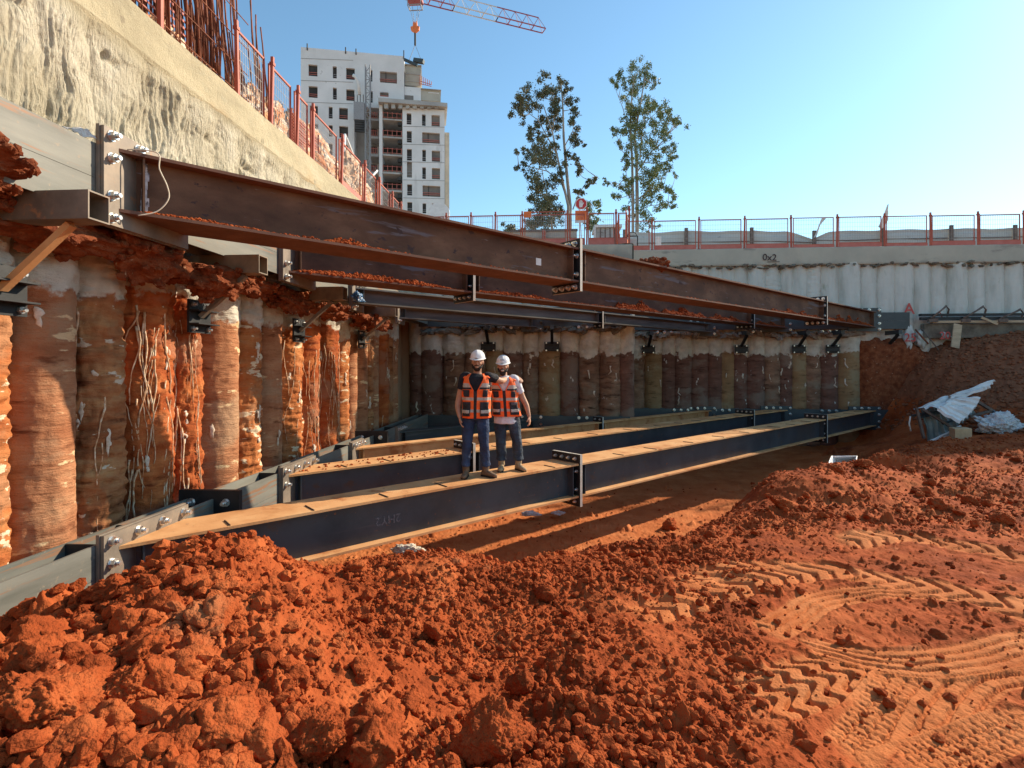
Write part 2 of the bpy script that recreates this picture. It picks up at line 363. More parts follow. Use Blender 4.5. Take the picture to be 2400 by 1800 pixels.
M['blue'] = mat('blue_film', [(.4, (.03, .10, .22)), (.55, (.05, .17, .34)), (.64, (.5, .6, .68))], 12, rough=.3)
M['bwall'] = mat('pale_block_wall', [(.35, (.68, .69, .68)), (.6, (.80, .80, .79))], .25, rough=.9, layers=[('n', (.5, .5, .12), .60, .75, (.60, .60, .59)), ('n', (1.6, 1.6, 1.6), .66, .72, (.50, .50, .48))], bump=[(6, .3, .05)])
M['bgrey'] = mat('bare_concrete', [(.35, (.34, .34, .33)), (.6, (.46, .46, .44))], .4, rough=.9, layers=[('n', (.8, .8, .3), .6, .7, (.22, .21, .19))])
M['bbeige'] = mat('beige_block', [(.35, (.38, .36, .30)), (.6, (.48, .45, .38))], .6, rough=.9)
M['bdark'] = mat('dark_opening', [(.4, (.035, .035, .035)), (.6, (.06, .058, .055))], .6, rough=.8)
M['bglass'] = mat('window_board', [(.35, (.14, .13, .12)), (.6, (.24, .21, .18))], .5, rough=.6)
M['line'] = mat('joint_shadow_line', [(.4, (.26, .26, .26)), (.6, (.30, .30, .30))], 1, rough=.9)
M['jibred'] = mat('jib_red', [(.4, (.32, .07, .09)), (.6, (.38, .11, .12))], 1, rough=.6)
M['jibwhite'] = mat('jib_white', [(.4, (.55, .58, .60)), (.6, (.66, .68, .70))], 1, rough=.6)
M['bark'] = mat('pale_bark', [(.35, (.24, .21, .18)), (.6, (.40, .37, .32))], (3, 3, .7), rough=.9)
M['leaf1'] = mat('dark_gum_leaf', [(.3, (.07, .085, .045)), (.5, (.12, .135, .07)), (.7, (.20, .19, .10))], .7, rough=.65)
M['leaf2'] = mat('light_gum_leaf', [(.3, (.10, .14, .05)), (.5, (.17, .22, .08)), (.7, (.26, .30, .13))], .7, rough=.65)
M['terrain'] = mat('site_ground', [(.3, (.30, .17, .10)), (.6, (.42, .28, .18))], .3, rough=.95)
M['skin'] = mat('skin', [(.4, (.42, .22, .14)), (.6, (.50, .28, .18))], 9, rough=.6, objspace=True)
M['hair'] = mat('black_hair', [(.4, (.016, .011, .009)), (.6, (.028, .02, .016))], 40, rough=.8)
M['helmet'] = mat('white_helmet', [(.4, (.76, .76, .75)), (.6, (.82, .82, .81))], 5, rough=.3, spec=.5)
M['vest'] = mat('orange_vest', [(.35, (.95, .11, .012)), (.6, (1.0, .17, .03))], 12, rough=.7, bump=[(25, .4, .02)])
M['reflect'] = mat('reflective_tape', [(.4, (.42, .38, .33)), (.6, (.52, .48, .42))], 30, rough=.5)
M['pocket'] = mat('black_pocket', [(.4, (.014, .015, .018)), (.6, (.03, .032, .038))], 20, rough=.75)
M['blackshirt'] = mat('black_shirt', [(.4, (.010, .011, .016)), (.6, (.018, .02, .028))], 12, rough=.85, bump=[(14, .5, .03)])
M['whiteshirt'] = mat('white_shirt', [(.4, (.66, .66, .70)), (.6, (.78, .78, .80))], 12, rough=.85, bump=[(14, .6, .03)])
M['jeans'] = mat('blue_jeans', [(.35, (.016, .032, .075)), (.6, (.035, .065, .14)), (.75, (.08, .13, .24))], (7, 7, 4), rough=.85, bump=[((16, 16, 28), .8, .03)])
M['jeans2'] = mat('slate_jeans', [(.35, (.025, .036, .055)), (.6, (.05, .075, .105)), (.75, (.13, .18, .24))], (7, 7, 4), rough=.85, bump=[((16, 16, 28), .8, .03)])
M['boot'] = mat('brown_boot', [(.4, (.13, .08, .05)), (.6, (.20, .125, .075))], 20, rough=.8)
M['boot2'] = mat('tan_boot', [(.4, (.30, .21, .12)), (.6, (.42, .30, .18))], 20, rough=.8)
M['tooth'] = mat('teeth', [(.4, (.7, .68, .62)), (.6, (.75, .72, .66))], 20, rough=.4)
M['rope'] = mat('cream_cord', [(.4, (.66, .58, .44)), (.6, (.74, .66, .52))], 20, rough=.8)
# ================================================================== GROUND
ZF = -3.05
def cp(x, y, z): p = WZ(x, y, z); return (p.x, p.y, z)
def cd_(x, d, z): p = W(x, HY, d); return (p.x, p.y, z)
CP = [cp(0,1800,-1.42), cp(300,1800,-1.46), cp(650,1800,-1.58), cp(1000,1800,-1.72), cp(1400,1800,-1.82), cp(1800,1800,-1.86), cp(2200,1800,-1.90), cp(2400,1800,-1.92),
 (0,0,-1.66), (0,.9,-1.66), (1.5,.3,-1.8), (-1.5,.3,-1.6), (-3.2,.4,-1.7), (-3.4,2,-1.72), (3.4,0,-1.85), (5.5,1,-1.9), (7,-2,-1.9), (0,-3,-1.7), (-3.5,-3,-1.7),
 cd_(0,3.3,-1.76), cd_(100,3.5,-1.70), cd_(180,3.7,-1.62), cd_(260,3.9,-1.66), cd_(330,4.1,-1.62), cd_(400,4.25,-1.55), cd_(480,4.35,-1.50), cd_(545,4.4,-1.485), cd_(620,4.5,-1.52), cd_(690,4.7,-1.74), cd_(640,3.4,-1.50), cd_(480,3.2,-1.42), cd_(300,3.0,-1.45),
 cd_(760,5.3,-2.12), cd_(860,5.5,-2.08), cd_(980,5.7,-2.04), cd_(1090,5.8,-2.06), cd_(1200,5.9,-2.16), cd_(1349,6.3,-2.22), cd_(1463,6.6,-2.24), cd_(1580,7.0,-2.26), cd_(1722,7.9,-2.24), cd_(1785,8.9,-1.98), cd_(1900,9.7,-1.96), cd_(1990,10.0,-1.96),
 cd_(800,3.9,-1.86), cd_(1000,4.2,-1.90), cd_(1200,4.3,-1.92), cd_(1400,4.8,-1.98), cd_(1100,3.0,-1.82), cd_(1600,5.4,-2.02), cd_(1500,3.6,-1.90), cd_(1800,6.6,-2.02), cd_(1900,8.2,-1.78), cd_(2000,8.6,-1.80), cd_(2050,7.0,-1.98), cd_(1900,4.2,-1.93), cd_(2200,3.4,-1.93), cd_(2400,4.5,-1.95), cd_(2200,5.2,-2.0), cd_(2150,8.3,-1.98), cd_(2400,6.5,-2.0),cd_(2280,6.8,-1.98), cd_(2300,9.0,-1.86), cd_(2400,10,-1.90), cd_(2180,10.5,-2.06), cd_(2060,11.2,-1.98), cd_(2110,13,-2.06), cd_(2175,14,-2.04), cd_(2330,13.5,-1.80), cd_(2420,12.5,-1.72), cd_(2450,14,-1.45),
 # pit floor behind the edge
 cd_(560,5.5,-2.6), cd_(780,6.3,-2.55), cd_(900,6.8,-2.85), cd_(1000,7.1,ZF), cd_(1200,7.2,ZF), cd_(1350,7.7,ZF), cd_(1500,8.4,ZF), cd_(1650,9.5,ZF), cd_(1745,11,ZF+.05), cd_(1860,12.2,-2.95), cd_(1960,13,-2.75), cd_(2030,14.5,-2.6), cd_(2000,17,-2.6), cd_(2080,18.6,-2.5),
 (-4.3,4.3,-2.4), (-4.3,6,ZF), (-4.3,9,ZF), (-4.3,13,ZF), (-4.3,17,ZF), (0,12,ZF), (4,14,ZF), (3,17,ZF), (8,19.5,-2.9), (0,16.5,ZF), (3,10,ZF), (6,11,ZF),
 # bank against the right wall
 cd_(2130,17.8,-1.7), cd_(2150,19.3,.2), cd_(2200,19.5,.7), cd_(2300,19.2,1.1), cd_(2400,19,1.15), cd_(2200,17.5,-.9), cd_(2300,16.5,-.8), cd_(2400,16,-.5), cd_(2250,15.3,-1.75), cd_(2500,18,1.2), (22,16,1.0), (26,20,1.3), (24,10,-1.0), (16,6,-1.8), (20,2,-1.8), (16,-4,-1.8)]
CPA = np.array(CP)
def _tps(r2): return np.where(r2 > 1e-12, .5*r2*np.log(np.maximum(r2, 1e-12)), 0)
_n = len(CPA); _K = _tps(((CPA[:, None, :2]-CPA[None, :, :2])**2).sum(-1)) + np.eye(_n)*.02
_Pm = np.c_[np.ones(_n), CPA[:, :2]]
_A = np.block([[_K, _Pm], [_Pm.T, np.zeros((3, 3))]])
_wt = np.linalg.solve(_A, np.r_[CPA[:, 2], 0, 0, 0])
def base_h(x, y):
    x = np.asarray(x, float); y = np.asarray(y, float); sh = x.shape; x = x.ravel(); y = y.ravel(); out = np.empty_like(x)
    for s in range(0, len(x), 20000):
        a, b = x[s:s+20000], y[s:s+20000]
        K = _tps((a[:, None]-CPA[None, :, 0])**2+(b[:, None]-CPA[None, :, 1])**2)
        out[s:s+20000] = K @ _wt[:_n] + _wt[_n] + _wt[_n+1]*a + _wt[_n+2]*b
    return np.clip(out, ZF-.02, 1.25).reshape(sh)
# tyre tracks: (points in photo px on z=-1.93, width, pattern)
TR = [([(1700,1700),(1800,1650),(1900,1610),(2040,1565)], .44, 'chev'), ([(1950,1840),(2035,1725),(2100,1630),(2140,1560)], .27, 'hex'),
 ([(1760,1510),(1850,1450),(1930,1400),(2030,1382),(2160,1385),(2300,1402),(2420,1420)], .30, 'rib'), ([(2165,1840),(2200,1730),(2245,1640),(2305,1588),(2420,1572)], .28, 'rib2'),
 ([(1810,1485),(1920,1520),(2080,1552),(2240,1545),(2420,1500)], .30, 'rib'), ([(2060,1840),(2240,1760),(2420,1690)], .24, 'hex'),
 ([(1560,1390),(1700,1340),(1850,1325),(2050,1345),(2250,1385),(2420,1440)], .42, 'lug'), ([(1450,1470),(1600,1415),(1780,1355),(1950,1325)], .4, 'lug'),
 ([(1950,1262),(2100,1245),(2300,1270),(2420,1300)], .4, 'lug')]
def tracks(x, y, h):
    press = np.zeros_like(x); pat = np.zeros_like(x)
    for pts, w, kind in TR:
        P = [WZ(a, b, -1.93) for a, b in pts]; Q = []
        for i in range(len(P)-1):          # catmull-rom
            p0 = P[max(i-1, 0)]; p1 = P[i]; p2 = P[i+1]; p3 = P[min(i+2, len(P)-1)]
            for k in range(8):
                t = k/8; Q.append(.5*((2*p1)+(-p0+p2)*t+(2*p0-5*p1+4*p2-p3)*t*t+(-p0+3*p1-3*p2+p3)*t**3))
        Q.append(P[-1]); best = np.full_like(x, 9.); ss = np.zeros_like(x); dd = np.zeros_like(x); L = 0
        for i in range(len(Q)-1):
            ax, ay = Q[i].x, Q[i].y; bx, by = Q[i+1].x-ax, Q[i+1].y-ay; l = math.hypot(bx, by)
            t = np.clip(((x-ax)*bx+(y-ay)*by)/(l*l), 0, 1); ex, ey = x-ax-t*bx, y-ay-t*by; d = np.hypot(ex, ey)
            sg = np.sign(bx*ey-by*ex); u = d < best
            best = np.where(u, d, best); ss = np.where(u, L+t*l, ss); dd = np.where(u, d*sg, dd); L += l
        m = (1-sstep(best, w*.40, w*.62))*sstep(ss+.10*perlin(x*9, y*9, 3), .02, .40)
        rim = np.exp(-((best-w*.58)/(w*.09))**2)*.014
        if kind == 'chev': p = -.040*sstep(np.cos((ss+np.abs(dd)*.8+.05*np.sin(dd*40))*2*math.pi/.17), .25, .75)
        elif kind == 'hex': p = -.008*sstep(np.cos(ss*2*math.pi/.055+math.pi*np.sign(np.sin(dd*math.pi/(w/4))))*1., .55, .9)-.012*sstep(np.cos(dd*2*math.pi/(w/4)+.8*np.sin(ss*57)), .6, .95)
        elif kind == 'rib': p = -.024*sstep(np.cos((dd+.003*np.sin(ss*31))*2*math.pi/(w/4)), .35, .85)
        elif kind == 'rib2': p = -.026*sstep(np.cos((dd+.002*np.sin(ss*40))*2*math.pi/(w/3)), .45, .88)-.006*sstep(np.cos(ss*2*math.pi/.07), .8, .96)
        else: p = -.03*sstep(np.cos((ss+np.abs(dd)*.9)*2*math.pi/.2), .2, .8)
        inside = m > .01
        pat = np.where(inside, p*m-.012*m, pat); press = np.maximum(press, m); h = h + rim*(1-press)
    return h, press, pat
def zones(x, y):
    "rubble amount 0..1 by place: high on the left mound and the middle, low on the driven ground at the right"
    a = x*CA+y*SA; d = -x*SA+y*CA; px = CX+a/np.maximum(d, .3)*F
    smooth = sstep(px, 1620, 1850)*(1-sstep(d, 5.8, 7.0))
    smooth = np.maximum(smooth, sstep(x, 2.2, 3.2)*(1-sstep(y, 2.5, 4.0)))
    floor_ = 1-sstep(base_cache, ZF+.12, ZF+.55)
    left = (1-sstep(px, 560, 820))*(1-sstep(d, 4.4, 5.2))
    fineface = np.exp(-((px-700)/170)**2)*sstep(d, 2.3, 2.9)*(1-sstep(d, 4.4, 5.))
    return smooth, floor_, left, fineface
def ground_h(x, y, fine=True):
    global base_cache
    b = base_h(x, y); base_cache = b
    sm, fl, lf, ff = zones(x, y)
    rub = np.clip(1-.84*sm-.92*fl, .03, 1)
    lowf = .10*fbm(x*.9, y*.9, 3.1, 3)*np.clip(rub+.15, 0, 1); h = b + lowf
    patch = np.clip(.75+1.3*fbm(x*.75, y*.75, 21, 3), .12, 1.25)
    wx = x+.05*perlin(x*5, y*5, 1)+.02*perlin(x*17, y*17, 2); wy = y+.05*perlin(x*5, y*5, 7)+.02*perlin(x*17, y*17, 8)
    nofine = 1-.6*ff
    bank = sstep(b, -1.6, -.6)*sstep(y, 12, 15)
    a_ = x*CA+y*SA; d_ = -x*SA+y*CA; px_ = CX+a_/np.maximum(d_, .3)*F; ctr = sstep(px_, 780, 1000)*(1-sstep(d_, 5.3, 6.2))*sstep(d_, 2.2, 2.8)
    k = rub*nofine*(1-.7*bank)*patch*(1-.55*ctr)*(1-.5*sstep(px_, 1700, 1850)*sstep(d_, 6.2, 7.2))
    h = h + .05*lf*np.abs(fbm(x*2.6, y*2.6, 31, 3)); h = h + clods(wx, wy, .55, .10, .26, .45*lf*(1-ff), 1, .5)*lf
    h = h + clods(wx, wy, .34, .05, .17, .30*k, 2, .5)
    h = h + clods(wx, wy, .16, .025, .080, .42*k, 3, .65)
    h = h + clods(wx+.3, wy, .075, .014, .042, .85*np.clip(k+.16, 0, 1), 4, .8)
    h = h + clods(wx, wy+.3, .036, .008, .020, .9*np.clip(k+.25, 0, 1), 5, .8)
    h = h + .020*fbm(x*6, y*6, 5, 4, .6)*np.clip(rub+.35, 0, 1)
    h = h + bank*(.10*fbm(x*1.6, y*1.6, 4, 4, .6)) + sm*.03*fbm(x*2.2, y*2.2, 9, 3); h = h + .018*patch*fbm(x*14, y*14, 5, 3, .6)*np.clip(rub+.25, 0, 1)
    global DRY_LIT
    DRY_LIT = np.maximum(sm*.22, fl*.75)  # driven soil dry and paler; pit floor paled to paint its sunlit wedge
    if fine:
        h0 = h; h, press, pat = tracks(x, y, h); DRY_LIT = np.maximum(DRY_LIT, press*1.0)+.6*np.clip(pat, -.03, 0)*10  # dry driven tracks paler; tread grooves coloured darker
        target = b+lowf+.02*fbm(x*2.2, y*2.2, 9, 3)+.006
        h = h*(1-press)+(target+pat)*press + press*.003*perlin(x*60, y*60)
    return h
def polar_ground():
    th_f = np.linspace(-math.radians(60), math.radians(60), 1250)
    th_b = np.linspace(math.radians(60), math.radians(300), 60)[1:-1]
    th = np.concatenate([th_f, th_b])
    inv = 1/np.linspace(1/1.25, 1/30., 860); geo = np.geomspace(1.25, 30, 380)
    r = np.unique(np.concatenate([[.02, .3, .6, .9], inv, geo, [34, 45, 80, 200, 600, 2500]]))
    keep = [r[0]]
    for q in r[1:]:
        if q-keep[-1] > .0028: keep.append(q)
    r = np.array(keep)
    R, T = np.meshgrid(r, th, indexing='ij')
    x = R*(-SA*np.cos(T)+CA*np.sin(T)); y = R*(CA*np.cos(T)+SA*np.sin(T))
    far = R > 31; front = np.abs((T+math.pi) % (2*math.pi)-math.pi) < math.radians(60.5)
    z = np.full_like(x, -1.85); dry_lit = np.full_like(x, .6)
    mk = front & ~far; z[mk] = ground_h(x[mk], y[mk]); dry_lit[mk] = DRY_LIT
    mb = ~front & (R < 12); z[mb] = base_h(x[mb], y[mb])
    mb = ~front & (R >= 12) & ~far; z[mb] = -1.85
    V = np.stack([x, y, z], -1).reshape(-1, 3)
    Fq = gridfaces(len(r), len(th), wrap=True)[:, ::-1]
    o = npmesh('ground', V, Fq, M['soil'], smooth=True); at = o.data.attributes.new('dry_lit', 'FLOAT', 'POINT'); at.data.foreach_set('value', dry_lit.ravel().astype(np.float32))
    tag(o, kind='structure'); o['label'] = 'red soil floor of the pit with heaps and tyre tracks'
    return o
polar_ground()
def gz(x, y): return float(ground_h(np.array([float(x)]), np.array([float(y)]))[0])

# raised ground behind the pit walls
t = MB(); t.box((-2500, -2500, -9), (-4.95, 17.46, 3.80)); t.box((-2500, 17.461, -9), (2.2, 20.75, 3.78)); t.box((-2500, 20.751, -9), (2.2, 2500, 3.79)); t.box((2.201, 20.752, -9), (2500, 2500, 4.30))
tag(t.build('terrain', M['terrain']), kind='structure')

# ------------------------------------------------------------------ rocks
def rock_mesh(name, sub, seed, mt, k=.30, planes=7, sq=(1, 1, 1), fine=.05):
    bm = bmesh.new(); bmesh.ops.create_icosphere(bm, subdivisions=sub, radius=1)
    v = np.array([p.co[:] for p in bm.verts]); f = np.array([[q.index for q in p.verts] for p in bm.faces]); bm.free()
    rg = np.random.default_rng(seed); n = v.copy()
    for _ in range(planes):                               # chop with random planes: angular faces
        d = rg.normal(size=3); d /= np.linalg.norm(d); c = rg.uniform(.5, .85); s = n @ d
        n = n-np.where(s > c, s-c, 0)[:, None]*d*.85
    s1 = fbm(n[:, 0]*1.4+seed*3, n[:, 1]*1.4, n[:, 2]*1.4, 2); n = n*(1+k*s1)[:, None]
    s2 = fbm(n[:, 0]*4+seed, n[:, 1]*4, n[:, 2]*4, 4, .62); n = n*(1+fine*1.9*s2)[:, None]
    if sub > 2:
        s3 = np.abs(perlin(n[:, 0]*9+seed, n[:, 1]*9, n[:, 2]*9)); s4 = np.abs(perlin(n[:, 0]*21+seed, n[:, 1]*21, n[:, 2]*21)); n = n*(1+fine*(1.3*(.35-s3)+.7*(.35-s4)))[:, None]
    n = n*np.array(sq)
    me = npmesh(name, n, f, mt, smooth=sub > 2); o = me; m = o.data; bpy.data.objects.remove(o); return m, n, f
lowrocks = [rock_mesh('clod', 2, 50+i, M['clod'], .35, 8, (1, random.uniform(.7, 1), random.uniform(.55, .85)), .05)[1:] for i in range(14)]
tinyrocks = [rock_mesh('clod', 1, 80+i, M['clod'], .35, 5, (1, random.uniform(.7, 1), random.uniform(.55, .85)))[1:] for i in range(10)]
def rocks_stuff(name, pts, mt, lib, origin=None, parent=None):
    "pts: list of (x,y,z,r); one mesh"
    V = []; Fc = []; k = 0
    for (x, y, z, r) in pts:
        v, f = lib[random.randrange(len(lib))]
        a, b, c = [random.uniform(0, 6.28) for _ in range(3)]
        Rm = np.array(Matrix.Rotation(a, 3, 'Z') @ Matrix.Rotation(random.uniform(-.6, .6), 3, 'X') @ Matrix.Rotation(c, 3, 'Z'))
        V.append(v @ Rm.T*r+np.array([x, y, z])); Fc.append(f+k); k += len(v)
    return npmesh(name, np.concatenate(V), np.concatenate(Fc), mt, smooth=False, parent=parent, origin=origin)
# scattered small rubble over the whole floor: one object of stuff
pts = []
N = 90000
U = RNG.random((N, 3)); d = 1.5*(14.0/1.5)**(U[:, 0]**.85); a = (U[:, 1]-.5)*2.15
x = d*(np.tan(a*.85)*CA)-d*SA; y = d*np.tan(a*.85)*SA+d*CA
H = ground_h(x, y); sm, fl, lf, ff = zones(x, y)
w = np.clip(1-.93*sm-.97*fl, .012, 1)*(1-.55*ff)*np.clip(.7+1.2*fbm(x*.75, y*.75, 21, 3), .15, 1)
keep = (U[:, 2] < w) & (x > -3.85) & (y < 19)
xs, ys, hs, ds, lfs = x[keep], y[keep], H[keep], d[keep], lf[keep]
rr = .006+.042*RNG.random(len(xs))**5.5*(1+.6*lfs); rr = np.maximum(rr, ds*.0022)
big = rr > .028
rocks_stuff('dirt_rubble', list(zip(xs[big], ys[big], hs[big]+rr[big]*.25, rr[big])), M['clod'], lowrocks)
tag(bpy.data.objects['dirt_rubble'], 'crumbled red dirt rubble scattered over the heaps', 'rubble', kind='stuff')
rocks_stuff('dirt_crumbs', list(zip(xs[~big], ys[~big], hs[~big]+rr[~big]*.3, rr[~big])), M['clod'], tinyrocks)
tag(bpy.data.objects['dirt_crumbs'], 'fine red dirt crumbs strewn over the soil', 'rubble', kind='stuff')
pts = []
for _ in range(9000):
    x = random.uniform(11.5, 24); y = random.uniform(12.5, 20.2); pts.append((x, y, random.uniform(.018, .075)**1.0))
pa = np.array(pts); hb_ = ground_h(pa[:, 0], pa[:, 1]); kk = (hb_ > -2.3)
M['bank_clod'] = mat('brown_clod', [(.3, (.16, .062, .032)), (.6, (.30, .115, .058))], 4, rough=.95, spec=.1, bump=[(25, .6, .03)])
rocks_stuff('bank_rubble', [(a, b_, c+r_*.2, r_) for (a, b_, r_), c, q in zip(pts, hb_, kk) if q], M['bank_clod'], lowrocks)
tag(bpy.data.objects['bank_rubble'], 'brown crumbled soil over the bank behind the wrecked shelter', 'rubble', kind='stuff')
# individual clods
hi = [rock_mesh('clod', 5 if i > 1 else 6, 200+i, M['clod'], .26, 13, (1, random.uniform(.72, 1), random.uniform(.6, .85)), .085)[0] for i in range(8)]
mid = [rock_mesh('clod', 4, 300+i, M['clod'], .28, 12, (1, random.uniform(.72, 1), random.uniform(.6, .85)), .08)[0] for i in range(10)]
def clod(px, py, r, label, group, lib, z=None, sink=.18, cat='clod'):
    "clod standing where pixel px,py meets the ground"
    z0 = -1.6
    for _ in range(14):
        p = WZ(px, py, z0); z0 = .5*z0+.5*float(base_h(p.x, p.y))
    zz = gz(p.x, p.y); 
    o = link('dirt_clod', lib[random.randrange(len(lib))], None, (p.x, p.y, max(z0, zz-r*.4)+r*(.55-sink)))
    o.rotation_euler = (random.uniform(-.5, .5), random.uniform(-.5, .5), random.uniform(0, 6.28))
    s = r*random.uniform(.9, 1.1); o.scale = (s, s*random.uniform(.85, 1.15), s*random.uniform(.85, 1.1))
    tag(o, label, cat, group); return o
NAMED = [(520,1740,.17,'big pitted red boulder at the bottom of the left mound'), (110,1710,.21,'broad round red clod in the bottom left corner'), (300,1640,.15,'blocky red clod with a flat orange top left of the mound'),
 (110,1590,.17,'flat-topped red clod low on the left flank of the mound'), (330,1560,.13,'smooth tilted brown clod halfway up the left flank'), (440,1545,.13,'upright angular red clod on the left flank'),
 (255,1395,.13,'large dark red clod leaning below the bolted end plate'), (390,1420,.10,'square-faced red clod under the mound crest'), (545,1285,.10,'rounded red clod on the very crest of the mound'), (480,1290,.09,'pointed red clod left of the mound crest'),
 (630,1425,.07,'single dark round clod on the fine right slope of the mound'), (740,1760,.14,'rugged red clod at the foot of the slope, bottom of the picture'), (880,1770,.15,'long red clod leaning at the bottom edge'), (1150,1760,.15,'tall red clod standing at the bottom centre'),
 (1020,1490,.10,'dark hollow red clod on the middle slope'), (1220,1610,.09,'blocky brown clod half way down the middle slope'), (830,1340,.10,'dark red clod on the rubble just below the beam'), (1280,1400,.10,'large rugged clod on the rubble edge in the middle'),
 (1570,1235,.16,'big dark clod standing on the rubble edge beside the shadow stripe'), (1840,1195,.20,'large angular brown clod on the right heap'), (1740,1560,.07,'lone dark clod beside the tyre tracks'), (1800,1390,.08,'small brown clod above the rutted ground'),
 (2165,1160,.16,'flat tan slab of clay on the right bank'), (2270,1180,.13,'tan clay lump on the right bank'), (2350,1225,.15,'wide tan clay lump at the right edge'), (2195,1190,.13,'grey-red clay lump beside the flat slab'), (2130,1110,.14,'rounded brown clod on the far side of the right heap'),
 (2025,1095,.17,'round brown clod beside the white tub'), (1965,1108,.13,'dark clod leaning in front of the white tub')]
for px, py, r, lb in NAMED: clod(px, py, r, lb, 'named red clods', hi if r > .12 else mid)
for o in [k for k in bpy.data.objects if k.get('group') == 'named red clods']: del o['group']
def rnd_clods(n, x0, x1, yfun, r0, r1, label, group, lib):
    for _ in range(n):
        x = random.uniform(x0, x1); y0, y1 = yfun(x); clod(x, random.uniform(y0, y1), r0+(r1-r0)*random.random()**2, label, group, lib)
rnd_clods(60, 10, 560, lambda x: (1480-x*.22, 1800), .05, .16, 'rugged red clod among others on the left mound', 'clods on the left mound', mid)
rnd_clods(22, 60, 950, lambda x: (1690, 1815), .06, .14, 'rugged red clod in the pile along the bottom left edge', 'clods along the bottom left edge', mid)
rnd_clods(26, 800, 1500, lambda x: (1350, 1780), .03, .075, 'red clod half buried in the middle slope', 'clods on the middle slope', mid)
rnd_clods(40, 1300, 1800, lambda x: (1240+(1800-x)*.05, 1330), .035, .09, 'brown clod on the crest of the rubble edge', 'clods on the rubble edge', mid)
rnd_clods(28, 1760, 2080, lambda x: (1125, 1230), .03, .085, 'brown clod on the right heap', 'clods on the right heap', mid)
rnd_clods(30, 2080, 2390, lambda x: (1060, 1240), .04, .10, 'brown clod on the bank below the wrecked shelter', 'clods below the shelter', mid)
# ================================================================== PIT WALLS
ORD = 'first second third fourth fifth sixth seventh eighth ninth tenth eleventh twelfth thirteenth fourteenth fifteenth sixteenth seventeenth eighteenth nineteenth twentieth twenty-first twenty-second twenty-third twenty-fourth twenty-fifth twenty-sixth twenty-seventh twenty-eighth twenty-ninth thirtieth thirty-first thirty-second thirty-third thirty-fourth thirty-fifth thirty-sixth thirty-seventh thirty-eighth thirty-ninth fortieth'.split()
def pilemesh(c, r, z0, z1, kind, seed, nt_=72, nz=230):
    th = np.linspace(0, 2*math.pi, nt_, endpoint=False); z = np.linspace(z0, z1, nz)
    Z, T = np.meshgrid(z, th, indexing='ij'); ct, st = np.cos(T), np.sin(T)
    q = seed*7.7
    A = {'a': (.006, .013, .008), 'b': (.026, .034, .026), 'c': (.012, .030, .034), 'd': (.026, .024, .020)}[kind]
    ridge = perlin(ct*1.2+q, st*1.2, Z*(15 if kind != 'a' else 9)); ridge = np.sign(ridge)*np.abs(ridge)**.7
    R = r + A[0]*ridge + A[1]*fbm(ct*1.6+q, st*1.6, Z*1.4, 3) + A[2]*fbm(ct*7+q, st*7, Z*8, 3, .6)
    edge = .62+.4*perlin(ct*1.3+q, st*1.3, q); R = R + .018*sstep(Z, edge-.03, edge+.03)
    V = np.stack([c[0]+R*ct, c[1]+R*st, Z], -1)
    return V, th, z
LEFT_EDGES = [20, 178, 290, 405, 472, 560, 612, 661, 708, 748, 794, 818, 837, 862, 875, 888, 911, 921, 933]
KL = list('dabccadacdabaabacba'); KN = {'a': 'smooth tan', 'b': 'ridged brown', 'c': 'deep red, root-covered', 'd': 'orange with pale horizontal streaks'}
KL[1] = 'a'; KL[2] = 'b'; KL[3] = 'c'; KL[4] = 'c'; KL[5] = 'a'; KL[6] = 'd'; KL[7] = 'a'; KL[8] = 'd'; KL[9] = 'c'; KL[10] = 'c'; KL[11]='d'
PL = []
def on_pile(c, r, th, z, off=0): return Vector((c[0]+(r+off)*math.cos(th), c[1]+(r+off)*math.sin(th), z))
def solveY(ex, r):
    Xc = -4.45-r; want = math.atan2(ex-CX, F); lo, hi_ = 0, 25
    for _ in range(50):                          # centre whose right silhouette meets the wanted direction
        Y = (lo+hi_)/2; a = Xc*CA+Y*SA; d = -Xc*SA+Y*CA
        ang = math.atan2(a, d)+math.asin(min(1, r/math.hypot(Xc, Y)))
        if ang < want: lo = Y
        else: hi_ = Y
    return Xc, Y
Y0s = [solveY(ex, .32)[1] for ex in LEFT_EDGES]
